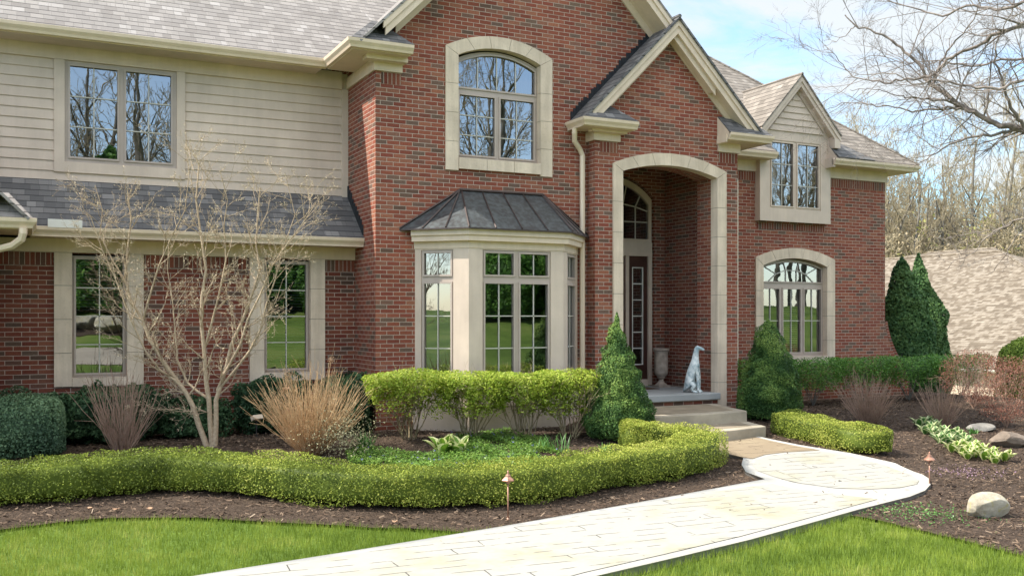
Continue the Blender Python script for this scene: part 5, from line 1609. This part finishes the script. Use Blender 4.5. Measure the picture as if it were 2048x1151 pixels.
def hosta(u, v, sun_tone, s, lab, grp, k):
    c = G(u, v)
    o = bpy.data.objects.new('hosta', HM[sun_tone][k % 3]); col.objects.link(o)
    o.location = (c[0], c[1], gzf(*c)); o.scale = (s, s, s); o.rotation_euler = (0, 0, k * 2.1)
    tagp(o, lab, 'plant', grp)
for k, (u, v) in enumerate([(1838, 854), (1856, 850), (1872, 858), (1850, 868), (1868, 873), (1888, 870), (1905, 874), (1880, 886), (1898, 888), (1918, 886), (1935, 892), (1862, 862), (1912, 880), (1892, 878)]):
    hosta(u, v, 0, 1.15, 'hosta with cream leaf edges, house shade painted into its green, in the left drift behind the box hedge', 'green cream-edged hostas in a drift', k)
for k, (u, v) in enumerate([(1903, 904), (1922, 900), (1940, 906), (1925, 912), (1948, 914), (1965, 908), (1968, 920), (1985, 916), (1990, 927), (2008, 922), (1950, 902), (1935, 918)]):
    hosta(u, v, 1, 1.15, 'cream-edged hosta, sunlight painted into its yellow-green, in the right drift before the green ones', 'yellow cream-edged hostas in a drift', k)
hosta(885, 908, 1, 1.75, 'yellow variegated hosta at the hedge before the bay window, left one', None, 1)
hosta(918, 909, 1, 1.7, 'yellow variegated hosta at the hedge before the bay window, right one', None, 2)
poly = [G(*p) for p in [(690, 912), (720, 898), (790, 905), (860, 912), (905, 896), (890, 880), (930, 868), (1010, 864), (1070, 872), (1095, 890), (1120, 905), (1110, 935), (900, 945), (700, 935)]]
pp = np.array(poly); n = 60000
x = RNG.uniform(pp[:, 0].min(), pp[:, 0].max(), n); y = RNG.uniform(pp[:, 1].min(), pp[:, 1].max(), n); k = inpoly(x, y, pp)
x, y = x[k][:24000], y[k][:24000]; n = len(x)
sn = SinNoise(RNG, 3.2, 8)
hh = .05 + .10 * np.clip(.5 + sn(np.c_[x, y, y * 0]), 0, 1)
keep = sn(np.c_[x, y, y * 0] * 1.8) > -.25
P_ = np.c_[x, y, gz(x, y) + hh * RNG.uniform(.1, 1, n)][keep]
o = put('periwinkle', leafcloud('periwinkle', P_, np.tile([0, 0, 1.], (len(P_), 1)), .038, M_VINCA, spread=.55, aspect=.5)); tagp(o, 'low green periwinkle ground cover between the hedge and the bay window', kind='stuff')
i = RNG.choice(len(P_), 70, replace=False)
fl = np.repeat(P_[i] + [0, 0, .03], 5, 0) + RNG.normal(0, .008, (350, 3))
o = put('periwinkle_flowers', leafcloud('periwinkle_flowers', fl, np.tile([0, 0, 1.], (350, 1)), .022, M_PURP, spread=.3)); tagp(o, 'tiny violet flowers in the periwinkle', kind='stuff')
def strap(u, v, n, L, lab, seed, w_=.012, grp=None):
    rng = np.random.default_rng(seed); V = []; Q = []; var = []; c = G(u, v); z0 = gzf(*c)
    for k in range(n):
        a = rng.uniform(0, 6.283); el = rng.uniform(.8, 1.45); l = L * rng.uniform(.6, 1.1); p = np.array([rng.normal(0, .05), rng.normal(0, .04), 0]); s = np.array([-math.sin(a), math.cos(a), 0]); b0_ = rng.uniform(.4, 1.5); vv = rng.uniform(0, 1)
        for i in range(7):
            t = i / 6; e_ = el - b0_ * t * t; ww = w_ * (1 - t) ** .6 + .0005; b = len(V); V += [p - s * ww, p + s * ww]
            if i: Q.append((b - 2, b - 1, b + 1, b)); var.append(vv)
            p = p + np.array([math.cos(a) * math.cos(e_), math.sin(a) * math.cos(e_), math.sin(e_)]) * l / 6
    o = bpy.data.objects.new('strap_leaf_plant', npmesh('strap_leaf_plant', np.array(V), np.array(Q), None, var, M_IRIS)); col.objects.link(o)
    o.location = (c[0], c[1], z0); tagp(o, lab, 'plant', grp)
strap(733, 900, 90, .30, 'bushy tuft of bright green strap leaves right of the big cane clump', 401, .010)
strap(1090, 898, 26, .30, 'tuft of narrow leaves at the right end of the periwinkle', 402, .007)
strap(1125, 905, 22, .34, 'sparse tuft of thin arching leaves before the rightmost lime shrub', 403, .006)
strap(1215, 905, 40, .16, 'short bright green tuft before the left cone-shaped evergreen', 404, .008)
strap(1945, 868, 30, .15, 'small yellow-green sprout below the red shrub', 405, .010)
# sparse low plants on the open mulch at the right
rng = np.random.default_rng(406)
for k, (u, v, n_, lab) in enumerate([(1790, 1020, 260, 'thin patch of low green sprouts near the walk end'), (1850, 1028, 300, 'thin patch of low green sprouts left of the boulder'), (1900, 1035, 160, 'thin patch of low green sprouts touching the boulder'), (1930, 945, 300, 'mauve heather-like creeping patch in the open mulch')]):
    c = G(u, v); q = rng.normal(0, 1, (n_, 3)) * [.32, .22, .012] + [c[0], c[1], 0]; q[:, 2] = gz(q[:, 0], q[:, 1]) + .012 + np.abs(q[:, 2] * 0 + rng.normal(0, .015, n_))
    o = put('sprouting_ground_cover', leafcloud('sprouting_ground_cover', q, np.tile([0, 0, 1.], (n_, 1)), .026, M_IRIS if k < 3 else plain('mauve_heather', (.27, .17, .22), .8, .3, 20), rng=rng)); tagp(o, lab, kind='stuff')

# ------------------------------------------------------------------ boulder and rocks
def rock(name, c, r, sc_, seed, matr, label, cat='rock', flatb=.25):
    rng = np.random.default_rng(seed)
    bm_ = bpy.data.meshes.new(name)
    import bmesh
    bm = bmesh.new(); bmesh.ops.create_icosphere(bm, subdivisions=5, radius=1)
    P_ = np.array([v.co[:] for v in bm.verts])
    planes = unit(rng.normal(0, 1, (13, 3))); dist = rng.uniform(.55, .88, 13)
    q = P_.copy()
    for nrm, d in zip(planes, dist):
        h = q @ nrm - d; q = q - np.where(h > 0, h, 0)[:, None] * nrm * .85
    q = q * (1 + .05 * SinNoise(rng, 6)(P_) + .012 * SinNoise(rng, 20, 16)(P_))[:, None]
    q = q * np.array(sc_) * r
    for v, p in zip(bm.verts, q): v.co = p
    bm.to_mesh(bm_); bm.free(); bm_.materials.append(matr)
    bm_.polygons.foreach_set('use_smooth', [True] * len(bm_.polygons))
    o = bpy.data.objects.new(name, bm_); col.objects.link(o); o.location = (c[0], c[1], gzf(*c) + sc_[2] * r * (1 - flatb) - .02)
    return tagp(o, label, cat)
def bouldermat():
    m, nt, b = mat('pale_boulder')
    n = noise(nt, 3.2, 7, rough=.7); n2 = noise(nt, 1.1, 3); n3 = noise(nt, 5, 5, rough=.7, dist=1.2)
    c = ramp(nt, n, [(.3, (.24, .195, .13)), (.5, (.40, .355, .27)), (.72, (.55, .51, .43))])
    c = mixrgb(nt, ramp(nt, n3, [(.55, (0, 0, 0)), (.63, (1, 1, 1))]), c, (.42, .36, .16))
    nt.links.new(c, b.inputs['Base Color']); b.inputs['Roughness'].default_value = .9
    bump(nt, b, n, .03)
    return m
M_ROCK = bouldermat()
rock('boulder', G(1973, 1032), .24, (1.2, .8, .68), 5, M_ROCK, 'cream and ochre boulder on the mulch at the lower right')
rock('boulder', G(2020, 892), .30, (1.3, .8, .55), 8, plain('brown_rock', (.22, .17, .13), .9, .3, 5, bmp=.01), 'flat brown rock at the right edge behind the hostas')
rock('boulder', G(1962, 860), .22, (1.4, .8, .4), 9, plain('grey_rock', (.25, .23, .20), .9, .3, 5, bmp=.01), 'low grey rock below the red shrub')
# dry leaves on the mulch
for k, (u, v) in enumerate([(180, 1022), (300, 1023), (790, 1048), (232, 1023)]):
    c = G(u, v); rng = np.random.default_rng(500 + k)
    V = []; n_ = 9
    for j in range(n_): 
        a = j / n_ * 6.283; r = .045 * (1 if j % 2 else .6) * rng.uniform(.8, 1.2); V.append((r * math.cos(a), r * math.sin(a), .012 + rng.uniform(0, .022)))
    V.append((0, 0, .01))
    me = npmesh('fallen_leaf', np.array(V), None, np.array([(j, (j + 1) % n_, n_) for j in range(n_)]), None, M_FLOWER)
    o = bpy.data.objects.new('fallen_leaf', me); col.objects.link(o); o.location = (c[0], c[1], gzf(*c) + .015)
    tagp(o, ['dry brown leaf on the mulch, second from the left', 'curled dry leaf on the mulch below the dark part of the hedge', 'dry leaf on the mulch where lawn and bed narrow near the walk', 'dry leaf on the mulch between two others'][k], 'leaf')

# ------------------------------------------------------------------ path lights
def pathlight(u, v, H, lab):
    c = G(u, v); z = gzf(*c)
    r = thing('path_light', (c[0], c[1], z), lab, 'garden light', 'copper path lights beside the walk')
    m = MB(); m.tube([(c[0], c[1], z - .05), (c[0], c[1], z + H * .80)], .008, 10); m.tube([(c[0], c[1], z - .01), (c[0], c[1], z + .03)], .014, 10); m.build('stem', M_LIGHTCU, r, smooth=True)
    m = MB(); m.lathe((c[0], c[1], z + H * .78), [(.012, 0), (.026, .008), (.030, .03), (.030, .05)], 16); s = m.build('lamp_body', M_LIGHTCU, r)
    m = MB(); m.lathe((c[0], c[1], z + H * .86), [(.070, -.008), (.072, 0), (.062, .010), (.034, .034), (.030, .050), (.014, .062), (.010, .078), (.012, .086), (.002, .105)], 6 if u < 1500 else 20)
    m.build('lamp_shade', M_LIGHTCU, r)
pathlight(1016, 1040, .50, 'copper path light with hexagonal hat before the box hedge')
pathlight(1859, 972, .40, 'copper path light with conical hat at the round end of the walk')
# flood light at the house wall
c = (3.42, 14.55); 
r = thing('flood_light', (3.42, 14.5, .3), 'small silver floodlight low against the brick right of the bare tree', 'garden light')
m = MB(Matrix.Translation((3.02, 14.6, .40)) @ Matrix.Rotation(.5, 4, 'Z') @ Matrix.Rotation(-.5, 4, 'X'))
m.box(-.09, .09, -.05, .03, -.035, .035); m.build('lamp_head', M_GUT, r, bevel=.008)
m = MB(); m.tube([(3.02, 14.6, .10), (3.02, 14.6, .38)], .010, 8); m.build('stake', M_DARK, r)

# ------------------------------------------------------------------ porch things: urn, doormat, hound statue
def pz(u, v): return PZ(u, v, .53)
M_URN = plain('weathered_stone_urn', (.34, .28, .23), .85, .3, 10, bmp=.004)
uc = (11.12, 15.72)
r = thing('urn', (uc[0], uc[1], .53), 'tall weathered stone urn on the porch beside the front door', 'urn')
m = MB(); m.box(uc[0] - .13, uc[0] + .13, uc[1] - .13, uc[1] + .13, .53, .57)
m.lathe((uc[0], uc[1], .57), [(.12, 0), (.11, .02), (.055, .06), (.045, .11), (.07, .13), (.085, .15), (.075, .16), (.11, .19), (.132, .23), (.136, .30), (.134, .62), (.142, .66), (.162, .68), (.164, .71), (.142, .715), (.13, .69), (.12, .5)], 28)
m.build('urn_body', M_URN, r, smooth=False)
matc = (10.35, 14.95)
m = MB(); m.prism_xy([(9.80, 15.25), (10.75, 15.25), (10.75, 15.85), (9.80, 15.85)], .532, .545)
o = m.build('doormat', plain('doormat_brown', (.10, .065, .045), .95, .5, 14), None); tagp(o, 'dark brown doormat on the porch slab before the front door', 'doormat')

def hound():
    s = 1.0
    P0 = pz(1403, 782)
    bx, by = 10.82, 14.28
    r = thing('dog_statue', (bx, by, .53), 'blue-white statue of a sitting hound on the porch edge', 'statue')
    me = bpy.data.meshes.new('hound_body'); 
    # x: forward (to the right of the picture), z up
    V = [(-.09, 0, .14), (-.07, 0, .27), (-.02, 0, .42), (.02, 0, .53), (.03, 0, .62), (.035, 0, .70), (.045, 0, .78), (.08, 0, .815), (.135, 0, .80), (.195, 0, .775)]
    R = [(.115, .10), (.112, .095), (.12, .095), (.105, .09), (.075, .07), (.058, .055), (.052, .05), (.055, .048), (.036, .032), (.022, .02)]
    E = [(i, i + 1) for i in range(len(V) - 1)]
    def chain(root, pts, rr):
        p = root
        for a, b in zip(pts, rr):
            V.append(a); R.append((b, b)); E.append((p, len(V) - 1)); p = len(V) - 1
        return p
    for sd_ in (-1, 1):
        chain(2, [(.06, .055 * sd_, .44), (.085, .06 * sd_, .30), (.09, .06 * sd_, .16), (.095, .058 * sd_, .05), (.12, .058 * sd_, .022), (.15, .058 * sd_, .018)], [.05, .030, .023, .020, .022, .016])
        chain(0, [(-.02, .085 * sd_, .17), (.035, .095 * sd_, .13), (-.02, .095 * sd_, .06), (.03, .09 * sd_, .024), (.09, .09 * sd_, .018)], [.07, .05, .032, .022, .016])
        chain(6, [(.075, .035 * sd_, .835), (.035, .045 * sd_, .815), (.015, .045 * sd_, .775)], [.016, .013, .009])
    chain(0, [(-.17, 0, .05), (-.20, .04, .02), (-.14, .12, .015)], [.022, .014, .010])
    me.from_pydata(V, E, [])
    o = bpy.data.objects.new('hound_body', me); col.objects.link(o); o.parent = r
    o.rotation_euler = (0, 0, -.85)
    sk = o.modifiers.new('skin', 'SKIN'); 
    for i, q in enumerate(R): me.skin_vertices[0].data[i].radius = q
    me.skin_vertices[0].data[0].use_root = True
    ss = o.modifiers.new('sub', 'SUBSURF'); ss.levels = 2; ss.render_levels = 2
    m_, nt, b = mat('verdigris_white_glaze')
    c = ramp(nt, noise(nt, 9, 5, rough=.7), [(.38, (.20, .30, .34)), (.52, (.55, .60, .60)), (.7, (.80, .82, .80))])
    nt.links.new(c, b.inputs['Base Color']); b.inputs['Roughness'].default_value = .55; bump(nt, b, noise(nt, 30, 3), .006)
    me.materials.append(m_)
    return o
hound()

# ------------------------------------------------------------------ big bare tree reaching in from the right
root = thing('overhanging_tree', (14.2, 6.2, gzf(14.2, 6.2)), 'large bare deciduous tree at the right whose limbs reach across the sky', 'tree')
rng = np.random.default_rng(601); segs = []
DB = 14.5
limbs = [
 ([(2330, 330), (2200, 262), (2048, 254), (2000, 251), (1948, 224), (1912, 208), (1890, 190), (1864, 171), (1845, 140), (1822, 112), (1799, 93), (1775, 75), (1740, 60), (1711, 51), (1690, 30)], .085, .010, 14.5, 15.2),
 ([(2200, 262), (2120, 290), (2048, 262), (1980, 270), (1940, 275), (1897, 290), (1862, 312), (1839, 326), (1815, 335)], .05, .006, 14.3, 15.5),
 ([(2250, 60), (2150, 30), (2048, 47), (2010, 62), (1985, 73), (1945, 95), (1905, 113), (1885, 128), (1868, 148), (1835, 155), (1800, 160), (1766, 164), (1708, 153), (1667, 109), (1638, 78)], .05, .004, 13.6, 15.0),
 ([(2300, 200), (2150, 175), (2048, 161), (2010, 174), (1985, 177), (1950, 172), (1900, 165), (1870, 160), (1830, 170), (1790, 150), (1740, 148), (1690, 155)], .045, .004, 13.4, 14.2),
 ([(2200, 100), (2048, 117), (2003, 120), (1960, 132), (1905, 128), (1860, 120), (1810, 128), (1760, 112), (1715, 120)], .035, .004, 15.4, 16.0),
 ([(1948, 224), (1905, 215), (1860, 218), (1820, 222), (1775, 212), (1729, 208), (1695, 205), (1667, 213), (1640, 225)], .022, .004, 14.6, 15.0),
 ([(2300, 0), (2180, -40), (2048, 5), (1990, 20), (1940, 10), (1890, 30), (1840, 20), (1790, 5), (1745, -15)], .045, .006, 13.2, 14.8),
 ([(1864, 171), (1880, 130), (1905, 90), (1940, 50), (1960, 10), (1985, -40)], .02, .006, 14.5, 14.0),
 ([(1912, 208), (1870, 200), (1830, 195), (1790, 190), (1745, 178), (1700, 180)], .018, .004, 14.6, 14.0),
 ([(2250, 330), (2120, 400), (2048, 435), (2020, 448), (1993, 461), (1970, 478), (1951, 499), (1925, 512), (1906, 525), (1892, 540)], .030, .004, 12.8, 14.0),
 ([(1993, 461), (1960, 462), (1920, 470), (1885, 478), (1858, 470)], .008, .003, 13.6, 14.0),
 ([(2250, 330), (2140, 400), (2048, 459), (2026, 480), (2012, 505), (2002, 520), (1990, 534), (1978, 548)], .022, .004, 12.4, 13.2),
 ([(1711, 51), (1690, 70), (1665, 85), (1645, 95)], .010, .003, 15.2, 15.4),
 ([(2048, 254), (2020, 210), (2000, 150), (1990, 100), (2010, 50), (2030, 0)], .03, .006, 14.4, 13.6),
]
prm = [(7, .13, .02, 8, .65, .55, .6), (5, .17, .03, 5, .7, .55, .65), (4, .2, .03, 0, 0, 0, 0)]
for li, (pts_, r0, r1, d0, d1) in enumerate(limbs):
    n = len(pts_)
    ps = np.array([px3(u, v, d0 + (d1 - d0) * i / (n - 1)) for i, (u, v) in enumerate(pts_)])
    ps, L = smoothpath(ps, n * 4)
    ps[1:-1] += rng.normal(0, .012, (len(ps) - 2, 3))
    for i in range(len(ps) - 1):
        t0 = i / (len(ps) - 1); t1 = (i + 1) / (len(ps) - 1)
        a, b = ps[i], ps[i + 1]; ra = r0 + (r1 - r0) * t0 ** .7; rb = r0 + (r1 - r0) * t1 ** .7
        segs.append((*a, *b, ra, rb))
        ds = np.linalg.norm(b - a); d_ = a[0] * SN + a[1] * CS
        uu = CX + FPX * (a[0] * CS - a[1] * SN) / d_
        if rng.uniform() < min(.95, 2.7 * ds) and uu < 2350 and li < 9 or (rng.uniform() < .22):
            d = unit(b - a); u = unit(np.cross(d, rng.normal(0, 1, 3))); an = rng.normal(.75, .2)
            dd_ = unit(d * math.cos(an) + u * math.sin(an) + np.array([0, 0, .12]))
            grow(segs, a, dd_, (rng.uniform(.5, 1.5) if li < 9 else rng.uniform(.2, .5)), min(ra * .4, .014) + .003, 0, rng, prm)
segs.append((*px3(2330, 330, 14.5), *np.array([14.6, 6.4, 3.4]), .105, .16))
put('limbs', segmesh('limbs', [s for s in segs if s[6] >= .012], M_TWIG, 6), root)
put('twigs', segmesh('twigs', [s for s in segs if s[6] < .012], M_TWIG, 3), root)
j = np.array([14.6, 6.4, 3.4]); z0 = gzf(14.2, 6.2)
m = MB(); m.tube([(14.2, 6.2, z0 - .1), (14.2, 6.2, z0 + .25), (14.3, 6.25, z0 + 1.6), tuple(j), (14.9, 6.5, 6), (15.0, 6.4, 9)], [.36, .27, .24, .21, .17, .10], 16)
m.build('trunk', M_BARK, root, smooth=True)
segs = []
ups = []
for k in range(9):
    t = rng.uniform(.2, 1); p = j + (np.array([15.0, 6.4, 9]) - j) * t
    a = rng.uniform(-1.3, 1.6); grow(segs, p, unit(np.array([math.cos(a), math.sin(a), .6])), 3.4, .07, 0, rng, [(9, .1, .02, 7, .6, .5, .5), (6, .15, .02, 5, .7, .5, .55), (4, .2, .02, 0, 0, 0, 0)])
put('crown', segmesh('crown', segs, M_TWIG, 3), root)

# ------------------------------------------------------------------ neighbouring house down the slope
NH = thing('neighbour_house', (50, 38, -3), 'neighbouring house below the slope with a broad tan speckled shingle roof', 'house')
A = np.array
def PY(u, v, Y): 
    q = P(u, v, Y); return (q[0], Y, q[1])
ez, er = -.55, 5.9
m = MB()
m.slab([(40, 21, ez), (53.2, 39.6, er), (53.2, 54, er), (40, 54, ez)], .1)
m.slab([(40, 21, ez), (62, 21, ez), (53.2, 39.6, er)], .1)
m.slab([(53.2, 39.6, er), (62, 21, ez), (62, 54, 1.6), (53.2, 54, er)], .1)
m.tube([(53.2, 39.6, er + .03), (53.2, 54, er + .03)], .09, 6)
m.tube([(53.2, 39.6, er + .02), (40, 21, ez + .02)], .07, 6)
m.build('roof', M_SHN, NH)
m = MB(); u0 = 6.35
m.slab([(53.3, 40.2, 5.93), (56, 42, u0), (56, 47.4, u0), (53.3, 49.5, 5.93)], .1)
m.slab([(53.3, 40.2, 5.93), (60, 38, 3.5), (56, 42, u0)], .1)
m.tube([(56, 42, u0 + .03), (56, 47.4, u0 + .03)], .08, 6)
m.build('upper_roof', M_SHN, NH)
m = MB(); m.box(40.6, 61.4, 22, 53.8, -3.6, ez - .03); m.build('wall', M_TRIM, NH)
m = MB(); m.sweep([(40.0, 54, ez), (40.0, 21, ez)], GP); m.build('gutter', M_WHITE, NH)

# ------------------------------------------------------------------ woods: variants copied many times
def wood_tree(seed, H, r, kind):
    rng = np.random.default_rng(seed); segs = []
    if kind == 'tall': prm = [(12, .05, .04, 15, .55, .42, .5), (7, .10, .05, 6, .55, .5, .55), (5, .14, .05, 4, .6, .5, .6), (3, .16, .04, 0, 0, 0, 0)]
    elif kind == 'spread': prm = [(12, .09, .02, 14, .85, .60, .55), (8, .13, .03, 7, .7, .5, .55), (5, .17, .03, 4, .7, .5, .6), (3, .18, .02, 0, 0, 0, 0)]
    else: prm = [(9, .12, .05, 12, .6, .55, .6), (6, .15, .06, 7, .6, .5, .6), (4, .18, .05, 3, .6, .5, .6), (3, .2, .04, 0, 0, 0, 0)]
    grow(segs, np.zeros(3) - [0, 0, .2], np.array([0, 0, 1.]), H, r, 0, rng, prm)
    s = np.array(segs); s[:, 6:8] = np.maximum(s[:, 6:8], .011 if kind != 'brush' else .009)
    return s
def instance(proto_objs, name, loc, sc_, rz, label, cat, group):
    r = thing(name, loc, label, cat, group); r.scale = (sc_, sc_, sc_); r.rotation_euler = (0, 0, rz)
    for nm, me in proto_objs:
        o = bpy.data.objects.new(nm, me); col.objects.link(o); o.parent = r
    return r
def proto(seed, H, r, kind, m1, m2, leaves=None):
    s = wood_tree(seed, H, r, kind); th_ = s[:, 6] > .035
    L = [('trunk', segmesh('trunk', s[th_], m1, 5)), ('twigs', segmesh('twigs', s[~th_], m2, 3))]
    if leaves:
        e = s[~th_][:, 3:6]; rg = np.random.default_rng(seed); e = e[rg.uniform(0, 1, len(e)) < .22]
        L.append(('leaves', leafcloud('leaves', e + rg.normal(0, .12, e.shape), rg.normal(0, 1, e.shape), leaves[1], leaves[0], rng=rg)))
    return L
M_BUDG = leafmat('spring_buds', [(0, (.20, .20, .06)), (1, (.42, .42, .13))], .3)
M_TANL = leafmat('tan_haze_twigs', [(0, (.26, .20, .11)), (1, (.48, .39, .24))], .2)
PT = [proto(701, 14, .20, 'tall', M_BARK, M_TWIGT), proto(702, 13, .18, 'tall', M_BARK, M_TWIGT), proto(703, 12, .20, 'spread', M_BARK, M_TWIGT),
      proto(704, 10, .15, 'spread', M_BARK, M_TWIGT, (M_BUDG, .16)), proto(705, 12, .16, 'tall', M_BARK, M_TWIGT, (M_TANL, .14))]
PB = [proto(711, 4.6, .07, 'brush', M_TWIGT, M_TWIGT, (M_TANL, .10)), proto(712, 4.2, .06, 'brush', M_TWIGT, M_TWIGT, (M_BUDG, .12))]
rng = np.random.default_rng(801)
def at_u(u, d): 
    rx, ry = ray(u); return rx * d, ry * d
labs = 'bare grey tree in the woods behind the tan roof'
cnt = 0
for k in range(112):
    row = k % 4; d = [80, 88, 98, 112][row] + rng.uniform(-3, 5); u = 1600 + 560 * ((k // 4) + rng.uniform(-.4, .4)) / 28
    x, y = at_u(u, d)
    i = rng.integers(0, 5); budding = i == 3
    # tree tops as the photo shows them: v about 255..330
    instance(PT[i], 'woodland_tree', (x, y, gzf(x, y) - .2), rng.uniform(1.15, 1.5), rng.uniform(0, 6.28),
             'yellow-green budding tree in the woods behind the tan roof' if budding else ('tan-twigged tree in the woods behind the tan roof' if i == 4 else labs), 'tree', 'budding trees in the far woods' if budding else ('tan-twigged trees in the far woods' if i == 4 else 'bare trees in the far woods'))
for k in range(126):
    d = [76, 84, 95][k % 3] + rng.uniform(-2, 3); u = 1640 + 520 * ((k // 3) + rng.uniform(-.4, .4)) / 42
    x, y = at_u(u, d); i = int(rng.uniform() < .38)
    instance(PB[i], 'brush_shrub', (x, y, gzf(x, y) - .1), rng.uniform(1.5, 2.6), rng.uniform(0, 6.28), 'twiggy ' + ['tan', 'yellow-green'][i] + ' understorey shrub at the foot of the far woods', 'shrub', ['tan', 'yellow-green'][i] + ' shrubs in the far woods')
# trees across the lawn behind the viewer, seen in the window panes
rng = np.random.default_rng(901)
for k in range(96):
    x = -24 + 110 * (k + rng.uniform(-.4, .4)) / 96; y = -22 - 20 * rng.uniform() - (k % 3) * 5
    i = rng.integers(0, 3)
    instance(PT[i], 'front_yard_tree', (x, y, gzf(x, y) - .1), rng.uniform(1.0, 1.5), rng.uniform(0, 6.28), 'bare tree across the lawn, seen reflected in the windows', 'tree', 'bare trees mirrored in the windows')
for k, (x, y, s, h) in enumerate([(-9, -27, 2.1, 7), (9.5, -23, 1.8, 4.5), (13, -27, 2.4, 8), (-20, -24, 2, 6), (24, -22, 2.0, 6), (17, -24, 3, 9), (29, -22, 3, 10), (4, -26, 3, 9), (-3, -30, 3, 8), (36, -24, 3, 9), (20, -32, 3.5, 10), (11, -30, 3, 9)]):
    blob('front_yard_conifer', (x, y), s, s, h, M_HEDGE, 160, .24, 'green conifer across the lawn, seen reflected in the windows', 'evergreen tree', arbp, .4, 950 + k, 'conifers mirrored in the windows', ns=1.2)
for k, (x, y, r) in enumerate([(.9, -18.2, .8), (2.2, -18.8, .6), (3.6, -18.0, .8), (5.1, -18.8, .7)]):
    rock('front_boulder', (x, y), r, (1.4, .9, .7), 960 + k, M_ROCK, 'pale boulder across the lawn, seen reflected in the left ground floor windows', 'rock')['group'] = 'boulders mirrored in the windows'
